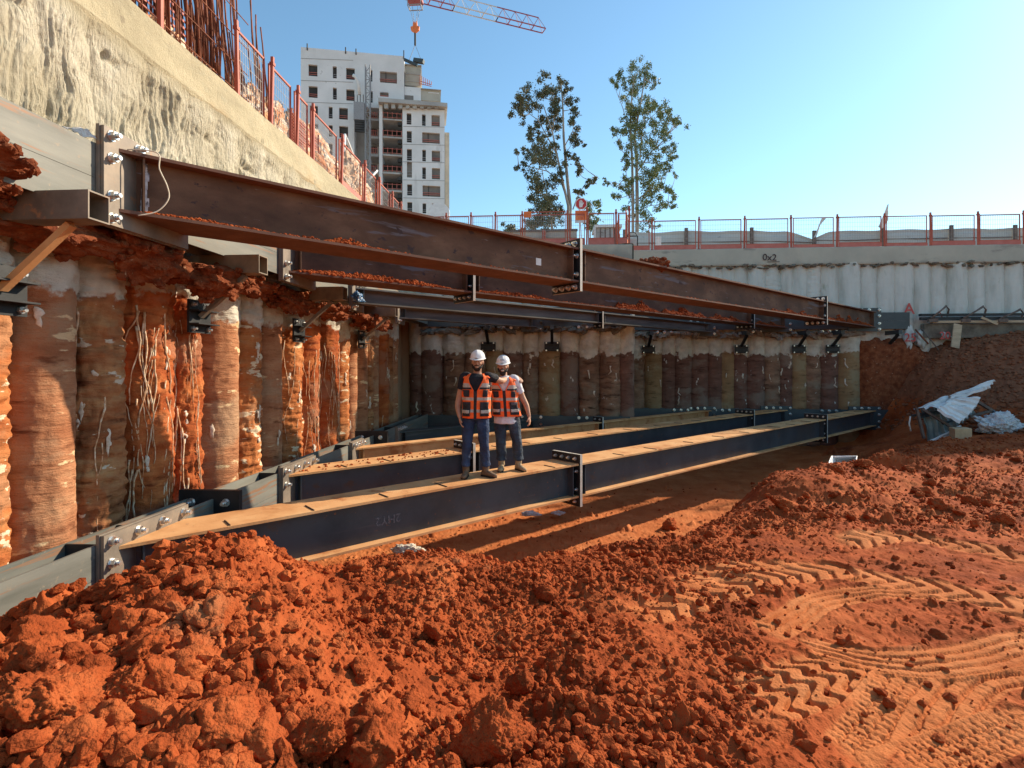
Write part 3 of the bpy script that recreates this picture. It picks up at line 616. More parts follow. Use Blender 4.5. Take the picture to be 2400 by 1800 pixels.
for i, ex in enumerate(LEFT_EDGES):
    gap = (Y0s[i]-Y0s[i-1]) if i else .6
    r = min(.37, max(.20, gap*.50)); r *= [.93, .88, .95, .9][i % 4]
    Xc, Y = solveY(ex, r)
    k = KL[i]; PL.append((Xc, Y, r, k))
    V, th, z = pilemesh((Xc, Y), r, -3.3, 1.75, k, i+1, 80 if i < 9 else 40, 240 if i < 9 else 90)
    mk = {'a': 'pile_a', 'b': 'pile_b', 'c': 'pile_c', 'd': 'pile_d'}[k]
    e = empty('bored_pile', (Xc, Y, -3.3), 0, f'{ORD[i]} pile from the left on the left wall, {KN[k]}', 'pile', 'piles of the left wall')
    npmesh('shaft', V.reshape(-1, 3), gridfaces(V.shape[0], V.shape[1], True), M[mk], True, parent=e)
    rs = random.Random(i*31+5)
    nr = {3: 24, 4: 16, 9: 12, 10: 14, 8: 5, 2: 3}.get(i, 2 if k == 'c' else 0)
    for q in range(nr):
        t0 = rs.uniform(-1.35, .35); zz = rs.uniform(-1.4, .6) if q % 3 else rs.uniform(.1, .7); pts = []; rad = []
        n = rs.randint(8, 22); dirn = rs.uniform(-.05, .05); r0 = rs.uniform(.004, .013)
        for s in range(n):
            pts.append(on_pile((Xc, Y), r, t0, zz, .008+.008*rs.random())); rad.append(r0*(1-.6*s/n)*rs.uniform(.8, 1.2))
            dirn = .75*dirn+rs.uniform(-.05, .05); t0 += dirn; zz -= rs.uniform(.05, .12)
            if zz < -2.2: break
        if len(pts) > 3:
            b = MB(); b.tube(pts, rad, 6); b.build('root', M['root'], e)
    for q in range({1: 1, 2: 3, 3: 2, 4: 2, 5: 1, 6: 4, 7: 1, 8: 2}.get(i, 1)):
        t0 = rs.uniform(-1.2, .2); zz = rs.uniform(-1.6, .5); b = MB(); tall = rs.random() < .5
        p = on_pile((Xc, Y), r, t0, zz, .006)
        Rm = Matrix.Rotation(t0, 3, 'Z')
        V_ = MB(); V_.ell((0, 0, 0), (.011, rs.uniform(.015, .04), rs.uniform(.05, .12) if tall else rs.uniform(.03, .06)), 12, 0, Rm)
        for w_ in range(2): V_.ell(Vector((0, rs.uniform(-.04, .04), rs.uniform(-.12, .12))), (.011, .022, .05), 10, 0, Rm)
        b.v = [tuple(Vector(v)*(1+.3*math.sin(v[2]*60+q+v[1]*50))+p) for v in V_.v]; b.f = V_.f; b.m = V_.m; b.sm = V_.sm
        b.build('lime_splash', M['lime'], e)
# rough concrete skin over the upper left wall
ys = np.unique(np.concatenate([np.linspace(1.6, 7.5, 700), np.linspace(7.5, 17.2, 260)])); zs = np.linspace(1.35, 3.5, 320)
Yg, Zg = np.meshgrid(ys, zs, indexing='ij')
wy = Yg+.10*fbm(Yg*1.6, Zg*1.3, 2, 3)+.05*perlin(Yg*4, Zg*3, 4)
bulge = .075*np.abs(np.sin(wy*math.pi/.62+1.1*perlin(Yg*.7, Zg*.7, 1)))**.8
amp = sstep(fbm(Yg*1.1, Zg*1.0, 8, 2), -.35, .15)*(1-sstep(Zg, 3.15, 3.4))
groove = .028*perlin(wy*15, Zg*1.6, 3)+.020*perlin(wy*34, Zg*2.6, 5)
rough_ = .03*fbm(Yg*2.2, Zg*2.4, 6, 4, .62)
hole = np.zeros_like(Yg)
for (a, b, s1, s2) in ((3.05, 3.22, .22, .07), (3.55, 3.16, .28, .08), (4.0, 3.05, .18, .06), (5.05, 3.1, .06, .05), (6.6, 2.95, .15, .05), (7.6, 2.9, .1, .06), (6.9, 2.45, .12, .08), (2.6, 3.2, .2, .05), (4.9, 2.1, .25, .14)):
    hole = hole+.09*np.exp(-((Yg-a+(.2*perlin(Yg*6, Zg*6, a)))/s1)**2-((Zg-b)/s2)**2)
X = -4.50+(bulge+groove*amp*1.5)*(1-sstep(Zg, 3.15, 3.42))+rough_*(1-.8*sstep(Zg, 3.2, 3.45))-hole+.02*(1-sstep(Zg,1.4,1.8))
X = X+.075*sstep(Zg, 3.1, 3.46)
npmesh('concrete_skin', np.stack([X, Yg, Zg], -1).reshape(-1, 3), gridfaces(len(ys), len(zs)), M['shotcrete'], True, origin=(-4.5, 5, 1.35))
tag(bpy.data.objects['concrete_skin'], 'rough combed cream concrete face above the upper left beam', 'wall')
# capping beams: gridded boxes so they are not ruler straight
def capbeam(name, p, q, depth, z0, z1, side, m, label, n=200, split=()):
    "front face from p to q (xy), thickness `depth` along side vector"
    p = np.array(p); q = np.array(q); L = np.linalg.norm(q-p); d = (q-p)/L; s = np.array(side)
    prof = [(0, z0), (-.02, z0+.05), (-.02, (z0+z1)/2), (-.015, z1-.02), (.01, z1), (depth/2, z1+.01), (depth, z1-.02), (depth, z0-.3)]
    u = np.linspace(0, L, n); V = []
    for a in u:
        for b, z in prof:
            w = .012*perlin(a*1.5, z*2, 1)+.008*perlin(a*5, z*6, 2)
            xy = p+d*a+s*(b+w); V.append((xy[0], xy[1], z+.012*perlin(a*2.3, z, 7)))
    o = npmesh(name, np.array(V), gridfaces(n, len(prof)), m, False, origin=(*p, z0))
    return tag(o, label, 'capping beam')
capbeam('capping_beam', (-4.44, 1), (-4.44, 17.2), .62, 3.36, 3.88, (-1, 0), M['cap'], 'sunlit smooth cream concrete beam along the top of the left wall', 260)
capbeam('capping_beam', (-4.6, 17.0), (2.58, 17.0), .6, 3.28, 3.84, (0, 1), M['cap_grey'], 'grey concrete beam on top of the nearer part of the far wall', 100)
capbeam('capping_beam', (2.3, 20.34), (27, 20.30), .5, 3.72, 4.36, (0, 1), M['cap_grey'], 'long grey concrete beam with red spray mark along the top of the far wall', 300)
capbeam('capping_beam', (2.60, 17.0), (2.50, 20.4), .5, 3.3, 3.86, (-1, 0), M['cap_grey'], 'short grey concrete beam on the step between the two far walls', 40)
# far piles
def farpile(x, y, r, kind, i, label, group, z1=3.4, z0=-3.2, nth=36):
    V, th, z = pilemesh((x, y), r, z0, z1, 'b' if kind == 'far_a' else 'a', i+50, nth, 130)
    e = empty('bored_pile', (x, y, z0), 0, label, 'pile', group)
    npmesh('shaft', V.reshape(-1, 3), gridfaces(V.shape[0], V.shape[1], True), M[kind], True, parent=e)
    rs = random.Random(i*17+3)
    for q in range(rs.choice([0, 1, 2, 3, 3])):
        t0 = rs.uniform(-2.3, -.9); zz = rs.uniform(-1.4, .3); b = MB()
        pts = [on_pile((x, y), r, t0+.06*s*rs.uniform(-1, 1), zz-.09*s, .008) for s in range(rs.randint(2, 5))]
        b.tube(pts, [rs.uniform(.008, .035) for _ in pts], 6); b.build('lime_splash', M['lime'], e)
for k_ in ('far_a', 'far_b', 'far_c'):
    m_ = M[k_]; nt_ = m_.node_tree; p_ = nt_.nodes['Principled BSDF']; l_ = p_.inputs['Base Color'].links[0].from_socket
    g_ = nt_.nodes.new('ShaderNodeNewGeometry'); s_ = nt_.nodes.new('ShaderNodeSeparateXYZ'); nt_.links.new(g_.outputs['Position'], s_.inputs[0])
    f_ = _mrange(nt_, s_.outputs[2], 1.55, 1.75)
    c_ = _ramp(nt_, _noise(nt_, (3, 3, .5)), [(.3, (.44, .45, .40)), (.5, (.58, .59, .54)), (.75, (.68, .68, .62))])
    c_ = _mix(nt_, _mrange(nt_, _noise(nt_, (2.2, 2.2, 1.0)), .60, .72), c_, (.36, .38, .30))
    nt_.links.new(_mix(nt_, f_, l_, c_), p_.inputs['Base Color'])
ne = [985, 1040, 1090, 1140, 1180, 1225, 1263, 1313, 1357, 1405, 1455, 1478]      # right edges in the photo, nearer far wall
kinds = ['far_b', 'far_b', 'far_a', 'far_a', 'far_c', 'far_b', 'far_a', 'far_c', 'far_b', 'far_a', 'far_a', 'far_b']
xl = -4.5
for i, ex in enumerate(ne):
    xr = WY(ex, 900, 17.35).x; w = max(.5, xr-xl)
    farpile((xl+xr)/2, 17.46+.0, min(.40, w/2+.03), kinds[i], i, f'{ORD[i]} pile from the corner, nearer far wall, {"ridged brown" if kinds[i]=="far_a" else "ochre" if kinds[i]=="far_c" else "smooth maroon"}', 'piles of the nearer far wall', 3.3)
    xl = xr
for i in range(4):
    farpile(2.15, 18.0+i*.72, .38, 'far_b', i+20, f'{ORD[i]} pile from the front on the side of the wall step', 'piles of the wall step', 3.3, nth=24)
fe = [1512, 1552, 1580, 1620, 1660, 1690, 1718, 1752, 1790, 1826, 1858, 1886, 1922, 1964, 2012, 2052, 2095, 2137, 2178, 2217, 2262, 2304, 2350, 2392, 2435, 2478]
kinds = ['far_a', 'far_c', 'far_b', 'far_b', 'far_b', 'far_b', 'far_c', 'far_b', 'far_b', 'far_a', 'far_b', 'far_c', 'far_a', 'far_b', 'far_c'] + ['far_b']*14
xl = 2.75
for i, ex in enumerate(fe):
    xr = WY(ex, 900, 20.6).x; w = max(.5, xr-xl)
    farpile((xl+xr)/2, 20.79+.03*math.sin(i*2.1), min(.46, w/2+.09), kinds[i], i+30, f'{ORD[i]} pile right of the step, farther far wall, {"ridged brown" if kinds[i]=="far_a" else "ochre" if kinds[i]=="far_c" else "maroon below pale grey"}', 'piles of the farther far wall', 3.8)
    xl = xr
# rough soil still stuck to the far wall at its right end
u = np.linspace(11.0, 24, 200); v = np.linspace(-3, 1.35, 110); Ug, Vg = np.meshgrid(u, v, indexing='ij')
topz = 1.0+.25*perlin(Ug*1.1, 3)+.15*perlin(Ug*4, 9)-.55*np.exp(-((Ug-13.8)/.5)**2)
Yf = 20.36-.16*sstep(topz-Vg, 0, .25)-.10*fbm(Ug*1.2, Vg*1.2, 4, 4, .6)-.25*sstep(11.9-Ug, 0, -1)*0
Yf = np.where(Vg > topz, 20.62, Yf); Yf = Yf+.5*(1-sstep(Ug, 11.0, 11.7))
npmesh('soil_face', np.stack([Ug, Yf, Vg], -1).reshape(-1, 3), gridfaces(200, 110)[:, ::-1], M['dirt_hang'], True, origin=(17, 20.3, -2))
tag(bpy.data.objects['soil_face'], 'dark red soil face still stuck over the piles beside the wrecked shelter', 'soil face')
# dark broken soil line below the far cap and below the upper far beam
def ledge(name, p, q, z, r, n, m, label, cat='soil', sub=3):
    p = Vector((*p, z)); q = Vector((*q, z)); lib_ = [rock_mesh('lump', 3, 700+s, m, .4, 6, (1.6, .8, .6), .08)[1:] for s in range(4)]
    pts = [tuple(p.lerp(q, (k+random.random())/n)+Vector((0, 0, random.uniform(-.08, .08))))+(r*random.uniform(.5, 1.3),) for k in range(n)]
    o = rocks_stuff(name, pts, m, lib_, origin=tuple(p)); return tag(o, label, cat, kind='stuff')
M['darklump'] = mat('dark_soil_crust', [(.3, (.10, .08, .06)), (.6, (.20, .17, .13))], 5, rough=.95, bump=[(30, .6, .02)])
M['paleledge'] = mat('grey_brown_crust', [(.3, (.20, .15, .11)), (.6, (.34, .28, .22))], 5, rough=.95, bump=[(30, .6, .02)])
ledge('soil_crust', (2.6, 20.34), (26, 20.36), 3.68, .085, 110, M['darklump'], 'dark crumbly line of soil under the long far capping beam', 'soil')
ledge('soil_crust', (3.0, 20.28), (11.5, 20.28), 1.16, .15, 60, M['paleledge'], 'crumbly crust hanging below the upper beam of the farther far wall', 'soil')
ledge('soil_crust', (-4.2, 17.02), (2.4, 17.02), 1.16, .15, 40, M['darklump'], 'dark crust hanging below the upper beam of the nearer far wall', 'soil')

# ================================================================== STEEL
bm_ = MB(); bm_.tube([(0,0,0), (.022,0,0)], .030, 6, smooth=False); bm_.tube([(.022,0,0), (.058,0,0)], .017, 8)
_b = bm_.build('bolt', M['bolt']); BOLT = _b.data; bpy.data.objects.remove(_b)
bm_ = MB(); bm_.tube([(0,0,0), (.008,0,0)], .048, 10, smooth=False); bm_.tube([(.008,0,0), (.05,0,0)], .038, 6, smooth=False); bm_.tube([(.05,0,0), (.088,0,0)], .021, 8)
_b = bm_.build('bolt', M['bolt']); BIGBOLT = _b.data; bpy.data.objects.remove(_b)
def bolts(parent, plist, direction, me=None, s=1):
    "bolts at world points sticking out along world direction"
    q = Vector(direction).to_track_quat('X', 'Z').to_matrix().to_4x4()
    inv = rootm(parent).inverted()
    for p in plist:
        o = link('bolt', me or BOLT, parent); m = inv @ Matrix.Translation(Vector(p)) @ q @ Matrix.Rotation(random.uniform(0, 1), 4, 'X')
        o.location = m.to_translation(); o.rotation_euler = m.to_euler(); o.scale = (s, s, s)
def mbox(b, y0, y1, z0, z1, a, ka, c, kc, m=0, mt=None):
    "local box whose ends are mitred: x from a+ka*y to c+kc*y"
    vs = [(a+ka*y0, y0, z0), (c+kc*y0, y0, z0), (c+kc*y1, y1, z0), (a+ka*y1, y1, z0), (a+ka*y0, y0, z1), (c+kc*y0, y0, z1), (c+kc*y1, y1, z1), (a+ka*y1, y1, z1)]
    b.add(vs, [(0,3,2,1), (0,1,5,4), (1,2,6,5), (2,3,7,6), (3,0,4,7)], m); b.add(vs, [(4,5,6,7)], m if mt is None else mt)
R45 = math.radians(45); UX = Vector((math.cos(R45), math.sin(R45), 0)); UY = Vector((-math.sin(R45), math.cos(R45), 0))
XW = -3.86
def strut(Y0, zb, h, nb, joints, Yend, ms, label, group, kend=True, tie=0, boltme=None):
    w = .3*nb; mw, mf, mt = ms
    e = empty('strut', (XW, Y0, zb), R45, label, 'strut', group)
    Lx = (Yend-Y0)*math.sqrt(2)
    js = [0]+joints+[Lx]; O = Vector((XW, Y0, zb)); L = lambda x, y, z: O+UX*x+UY*y+Vector((0, 0, z))
    for k in range(len(js)-1):
        a = js[k]+(.028 if k else 0); c = js[k+1]-(.028 if k < len(js)-2 else 0)
        ka = 1 if k == 0 else 0; kc = -1 if k == len(js)-2 else 0
        b = MB()
        for n in range(nb):
            y0 = n*.3; y1 = y0+.3; g = .0 if n == 0 else .001
            mbox(b, y0+g, y1-.001, h-.03, h, a, ka, c, kc, 1, 2); mbox(b, y0+g, y1-.001, 0, .03, a, ka, c, kc, 1, 2)
            mbox(b, y0+.14, y0+.158, .03, h-.03, a, ka, c, kc, 0)
        for xs_ in ((a+.18,) if k == 0 else (a+.12,)) + ((c-.12,) if k < len(js)-2 else (c-.2,)):
            mbox(b, .02, .14, .03, h-.03, xs_, 0, xs_+.016, 0, 0)
        o = b.build('beam_segment', [M[mw], M[mf], M[mt]], e, local=True)
    for j in joints:
        for s in (0, 1):
            b = MB(); x0 = j-.027+s*.0275; b.box((x0, -.03, -.15), (x0+.0265, w+.02, h+.15))
            p = b.build('joint_plate', M['edge'] if 0 else [M['black'], M['edge']], e, local=True, bevel=0)
            me = p.data
            for f in me.polygons:
                if abs(f.normal.x) < .5: f.material_index = 1
            if s == 0:
                ys_ = [w*(q+.5)/(2*nb) for q in range(2*nb)] if nb > 1 else [.06, .24]
                pl = [L(j-.027, y, h+.075) for y in ys_]+[L(j-.027, y, -.075) for y in ys_]
                if h > .4: pl += [L(j-.027, .045, z) for z in (.13, h-.13)]
                bolts(p, pl, -UX, boltme)
    # end plate on the left beam and on the far beam
    b = MB(); y0 = Y0-.17; y1 = Y0+w*math.sqrt(2)+.08
    b.box((XW-.07, y0, zb-.15), (XW-.037, y1, zb+h+.15), 0); b.box((XW-.035, y0+.01, zb-.14), (XW-.002, y1-.01, zb+h+.14), 0)
    p = b.build('end_plate', M['plate'], e, bevel=.003)
    yy = [y0+.09+(y1-y0-.18)*q/3 for q in range(4)]
    bolts(p, [(XW-.002, y, zb+h+.075) for y in yy]+[(XW-.002, y0+.09, z) for z in ((zb+h-.12, zb+.12, zb-.075) if h > .4 else (zb-.07,))], (1, 0, 0), BIGBOLT, 1.0)
    xe = XW+(Yend-Y0); b = MB(); b.box((xe-w*1.42-.1, Yend+.002, zb-.14), (xe+.17, Yend+.05, zb+h+.14))
    p = b.build('end_plate', M['farsteel'], e)
    bolts(p, [(xe+.1, Yend, z) for z in (zb-.06, zb+.15, zb+h-.15, zb+h+.07)]+[(xe-.25*q, Yend, zb+h+.075) for q in (1, 2, 3)], (0, -1, 0), BIGBOLT)
    if tie:
        x = .9
        while x < Lx-.8:
            if all(abs(x-j) > .35 for j in joints):
                b = MB(); b.box((x, .02, h+.0005), (x+.012, w*random.uniform(.4, .6), h+.010)); b.build('cross_bar', M['black'], e, local=True)  # thin black strips drawn for the shadow steps of overlapping sheets
            x += random.uniform(.75, 1.5)
    return e, L
LOW, UPP = -2.18, 1.38; YR, YL = 20.12, 16.86
mlow = ('navy', 'dusty', 'dusty'); mup = ('rust', 'rustflange', 'rustflange'); mg = ('greybeam', 'greybeam', 'greybeam'); mlow3 = ('dusty', 'dusty', 'dusty')
SL, SU = [], []
SL.append(strut(4.50, LOW, .56, 2, [6.15, 17.2], YR, mlow, 'front lower strut of navy steel that the two men stand on', 'lower struts', tie=1))
SL.append(strut(7.60, LOW, .56, 2, [3.4, 15.0], YR, mlow, 'second lower strut of navy steel, behind the two men', 'lower struts', tie=1))
SL.append(strut(10.30, -1.95, .30, 1, [7.6], YR-.02, ('dusty', 'dusty', 'dusty'), 'third lower strut, thin and sunlit tan, farther back on the left', 'lower struts'))
SL.append(strut(13.40, -2.0, .30, 1, [], YL, ('farsteel', 'farsteel', 'farsteel'), 'fourth lower strut, short and dark in the corner', 'lower struts'))
SU.append(strut(4.50, UPP, .57, 2, [6.15, 17.2], YR, mup, 'front upper strut of brown rusted steel crossing the whole picture', 'upper struts', boltme=BIGBOLT))
SU.append(strut(7.60, UPP, .57, 2, [3.4, 15.0], YR, mup, 'second upper strut of rusted steel loaded with red dirt', 'upper struts'))
SU.append(strut(10.30, 1.24, .32, 1, [7.6], YR-.02, mg, 'third upper strut, thin bare grey steel', 'upper struts'))
SU.append(strut(13.40, 1.22, .30, 1, [], YL, mg, 'fourth upper strut, short grey steel in the corner', 'upper struts'))
for e, L in SL+SU: del e['group']
# walers: two H beams stacked, flanges upright
def waler(axis, c0, a, b_, zt, mt_, label, parts=2, extra=()):
    "axis 'y': along Y at x=c0 (front face), axis 'x': along X at y=c0"
    e = empty('waler', (c0, a, zt-.6) if axis == 'y' else (a, c0, zt-.6), 0, label, 'waler', None)
    for k in range(parts):
        z1 = zt-.302*k; b = MB()
        for (u0, u1, z0_, z1_) in ((0, .022, z1-.3, z1), (.30, .322, z1-.3, z1), (.022, .30, z1-.156, z1-.144)):
            if axis == 'y': b.box((c0-u1, a, z0_), (c0-u0, b_, z1_))
            else: b.box((a, c0+u0, z0_), (b_, c0+u1, z1_))
        b.build('beam', M[mt_], e, bevel=.003)
    for q in extra:
        b = MB()
        if axis == 'y': b.box((c0-.30, q, zt-.60), (c0-.023, q+.02, zt-.002))
        else: b.box((q, c0+.023, zt-.6), (q+.02, c0+.30, zt-.002))
        b.build('stiffener', M['black' if mt_ != 'farsteel' else 'farsteel'], e)
    return e
WF = XW-.073
wl = waler('y', WF, -1.5, YL, -1.56, 'waler', 'lower grey waler running along the foot of the left piles', extra=[4.35, 4.9, 7.45, 8.0, 10.2, 13.3])
wu = waler('y', WF, -1.5, YL, 1.93, 'waler', 'upper grey waler along the left wall, streaked with rust', extra=[4.35, 4.9, 7.45, 8.0, 10.2, 13.3])
w1 = waler('x', YL+.052, -4.25, 2.5, -1.60, 'farsteel', 'lower dark waler on the nearer far wall')
w2 = waler('x', YL+.052, -4.25, 2.5, 1.86, 'farsteel', 'upper dark waler on the nearer far wall')
w3 = waler('x', YR+.052, 2.5, 12.95, -1.60, 'farsteel', 'lower dark waler on the farther far wall')
w4 = waler('x', YR+.052, 2.5, 12.95, 1.93, 'farsteel', 'upper dark waler on the farther far wall')
# splice plates on the walers
for Yp in (5.95, 11.6):
    b = MB(); b.box((-4.36, Yp, -2.25), (-3.62, Yp+.03, -1.46)); b.box((-4.36, Yp+.032, -2.25), (-3.62, Yp+.062, -1.46))
    p = b.build('splice_plate', M['black'], wl)
    bolts(p, [(x, Yp, z) for x in (-4.2, -3.78) for z in (-1.6, -2.1)], (0, -1, 0), BIGBOLT)
for (wp, yy, xs_, zt) in ((w1, YL, (.9,), -1.60), (w3, YR, (4.6, 6.1, 9.9), -1.60), (w2, YL, (-1.5, .9), 1.27), (w4, YR, (4.0, 7.2, 9.9), 1.30)):
    for x in xs_: bolts(wp, [(x+.25*k, yy+.05, zt-.05) for k in range(3)], (0, -1, 0), BIGBOLT, 1.1)
# cross braces in the upper level seen behind the second strut
e = empty('tie_strut', (-1.6, 14.8, 1.2), 0, 'grey tie beam low under the upper struts, level across the corner', 'strut')
b = MB(); b.bar((-3.4, 13.0, 1.56), (.6, 16.8, 1.56), .2, .24); b.build('beam', M['greybeam'], e)
# brackets under the upper left waler
def bracket(Y, label, near=True):
    e = empty('bracket', (-4.4, Y, .6), 0, label, 'bracket', None)
    b = MB(); x0, x1, z0, z1, y0, y1, t = -4.55, -3.50, 1.12, 1.34, Y-.09, Y+.11, .012
    b.box((x0, y0, z0), (x1, y0+t, z1)); b.box((x0, y1-t, z0), (x1, y1, z1)); b.box((x0, y0+t, z0), (x1, y1-t, z0+t)); b.box((x0, y0+t, z1-t), (x1, y1-t, z1))
    b.build('arm', M['plate' if near else 'farsteel'], e)
    b = MB(); b.bar((-3.72, Y, 1.10), (-4.28, Y-.02, .60), .065, .05); b.build('brace', M['dusty' if Y < 4 else 'plate'], e)
    b = MB(); b.box((-4.33, Y-.20, .40), (-4.30, Y+.20, .80)); b.box((-4.30, Y-.2, .50), (-4.18, Y+.2, .515)); b.box((-4.30, Y-.2, .66), (-4.18, Y+.2, .675))
    p = b.build('base_plate', M['black'], e); bolts(p, [(-4.30, Y+s, z) for s in (-.14, .14) for z in (.45, .74)], (1, 0, 0))
for k, Y in enumerate((3.88, 6.25, 8.85, 11.9)):
    bracket(Y, ['sunlit bracket with tan brace at the left edge under the upper waler', 'second bracket from the left, its black plate bolted to a pile', 'third bracket from the left, next to the blue film', 'fourth bracket, near the corner'][k])
def fbracket(X, Yf, k, label):
    e = empty('bracket', (X, Yf, .6), 0, label, 'bracket', None)
    b = MB(); b.box((X-.06, Yf-.75, 1.12), (X+.06, Yf+.1, 1.26)); b.build('arm', M['farsteel'], e)
    b = MB(); b.bar((X, Yf-.6, 1.1), (X, Yf-.04, .72), .09, .07); b.build('brace', M['black'], e)
    b = MB(); b.box((X-.24, Yf-.06, .46), (X+.24, Yf-.03, .76)); b.box((X-.24, Yf-.14, .52), (X+.24, Yf-.06, .535)); b.box((X-.24, Yf-.14, .68), (X+.24, Yf-.06, .695))
    p = b.build('base_plate', M['black'], e); bolts(p, [(X+s, Yf-.06, z) for s in (-.18, .18) for z in (.49, .73)], (0, -1, 0), BOLT, .9)
fbracket(-2.0, 17.08, 0, 'dark bracket on a ridged pile left of the men'); fbracket(.05, 17.08, 1, 'dark bracket on a pile behind the men, to their right')
for k, px in enumerate((1520, 1738, 1873, 1952, 2082)):
    fbracket(WY(px, 800, 20.3).x, 20.36, k, ['black bracket just right of the wall step', 'black bracket over an ochre pile in the middle of the farther wall', 'black bracket third from the step', 'black bracket fourth from the step', 'black bracket at the end of the upper far waler, beside the soil face'][k])
# lumps of dirt stuck on the wall behind the upper waler
def lump(c, r, seed, label, m='dirt_hang'):
    _, v, f = rock_mesh('l', 5, seed, M[m], .45, 3, (1, 1, 1), .05); rg = np.random.default_rng(seed)
    V = [v*np.array(r)*.86+np.array(c)]; Fc = [f]; k = len(v); n = int(1500*(r[1]/.7))
    dirs = rg.normal(size=(n, 3)); dirs /= np.linalg.norm(dirs, axis=1)[:, None]
    for d_ in dirs:
        vv, ff = (lowrocks if rg.random() < .25 else tinyrocks)[rg.integers(10)]; j = np.argmax(v @ d_); s_ = .010+.050*rg.random()**4
        if d_[2] > .75: continue
        A = np.array(Matrix.Rotation(rg.uniform(0, 6), 3, 'Z') @ Matrix.Rotation(rg.uniform(0, 3), 3, 'X'))
        V.append(vv @ A.T*s_+v[j]*np.array(r)*.86*rg.uniform(.97, 1.03)+np.array(c)); Fc.append(ff+k); k += len(vv)
    o = npmesh('dirt_lump', np.concatenate(V), np.concatenate(Fc), M[m], False, origin=c); return tag(o, label, 'dirt lump')
lump((-4.12, 3.35, 1.44), (.40, .48, .22), 801, 'sunlit red dirt heap on top of the left bracket arm')
lump((-4.28, 4.3, 1.18), (.28, .75, .20), 802, 'dark red dirt mass under the bracket arm at the left')
lump((-4.16, 5.15, 1.10), (.30, .50, .25), 803, 'round dirt lump with a pale rim hanging below the end plate')
lump((-4.02, 6.0, 1.05), (.34, .52, .25), 804, 'pitted red dirt lump behind the second bracket')
lump((-4.28, 7.3, 1.14), (.22, .6, .15), 805, 'brown dirt shelf between the second and third brackets')
lump((-4.22, 8.5, 1.08), (.26, .7, .20), 806, 'dark red dirt mass around the third bracket')
lump((-4.2, 10.0, 1.06), (.28, .9, .20), 807, 'red dirt mass hanging below the third upper strut')
lump((-4.15, 12.2, 1.0), (.30, 1.1, .22), 808, 'dark dirt mass near the corner under the fourth strut')
lump(tuple(W(1262, 0, 1) * 0 + SU[0][1](8.55, .25, .57+.06)), (.30, .22, .13), 809, 'big brown clod with a cream top lying on the front upper strut')
# loose dirt on the strut flanges
def spill(L, segs, name_lab, mt='clod', h=.57):
    pts = []
    for (x0, x1, yl, yh, zb, hm, n) in segs:
        for _ in range(n):
            x = random.uniform(x0, x1); u = (x-x0)/(x1-x0); env = (math.sin(u*math.pi)**.5)*(.45+.55*abs(math.sin(x*3.3)+.4*math.sin(x*9.7)))
            t = random.random(); y = yl+(yh-yl)*t; z = zb+hm*env*t*random.random()**.5
            p = L(x, y, z); pts.append((p.x, p.y, p.z+.006, random.uniform(.010, .030)*(1.25 if hm > .12 else 1)))
    o = rocks_stuff('spilled_dirt', pts, M[mt], lowrocks, origin=tuple(L(0, 0, 0)))
    tag(o, name_lab, 'spilled dirt', kind='stuff')
spill(SU[0][1], [(.15, 1.2, .02, .13, .03, .05, 240), (1.2, 3.0, .04, .13, .03, .05, 160), (1.9, 2.5, .03, .13, .03, .10, 130), (3.3, 6.0, .03, .13, .03, .015, 70), (6.3, 16, .02, .13, .03, .02, 220), (13.6, 17, .03, .13, .03, .16, 200), (17.4, 21.8, .02, .13, .03, .24, 420)], 'thin line of red dirt spilled along the front upper strut')
spill(SU[0][1], [(6.3, 8.2, .05, .55, .57, .12, 420), (9.2, 13.2, .05, .55, .57, .10, 520), (14, 16, .05, .4, .57, .05, 80), (17.5, 19.4, .1, .5, .57, .12, 160), (19.5, 21, .1, .5, .57, .06, 60)], 'red dirt clods lying on top of the front upper strut')
spill(SU[1][1], [(.1, 2.9, .01, .135, .03, .13, 900), (2.9, 3.3, .04, .13, .03, .03, 60), (3.5, 5.6, .01, .135, .03, .12, 500), (5.6, 8, .03, .13, .03, .03, 120), (7.8, 9.6, .01, .13, .03, .26, 620), (9.8, 12.0, .01, .13, .03, .24, 700), (12.2, 14.6, .01, .13, .03, .20, 420), (15.2, 17.5, .01, .13, .03, .16, 220)], 'red dirt heaped on the flange of the second upper strut')
spill(SL[1][1], [(.1, 3.2, .05, .5, .56, .012, 90)], 'red crumbs on the second lower strut')
# ================================================================== FENCES AND SITE THINGS ABOVE THE PIT
def panel_parts(e, L, H, z0, wires=True, kick=.18, red='redpaint', off=0, wstep=.06):
    "fence panel in local coords along +x from 0 to L; posts at both ends are things of their own"
    b = MB(); b.bar((.03, off, H), (L-.03, off, H), .03, .03); b.bar((.04, off, 0), (.04, off, H), .025); b.bar((L-.04, off, 0), (L-.04, off, H), .025); b.bar((.03, off, kick+.02), (L-.03, off, kick+.02), .02)
    b.build('frame', M[red], e, local=True)
    if wires:
        b = MB(); x = .1
        while x < L-.06: b.bar((x, off, kick), (x, off, H), .005); x += wstep
        for z in np.arange(kick+.12, H, .16): b.bar((.05, off+.004, z), (L-.05, off+.004, z), .005)
        b.build('wire_mesh', M['wire'], e, local=True)
    if kick:
        b = MB(); b.box((.02, off-.035, .005), (L-.02, off-.022, kick)); b.build('kick_board', M[red+'2' if red == 'redpaint' else red], e, local=True)
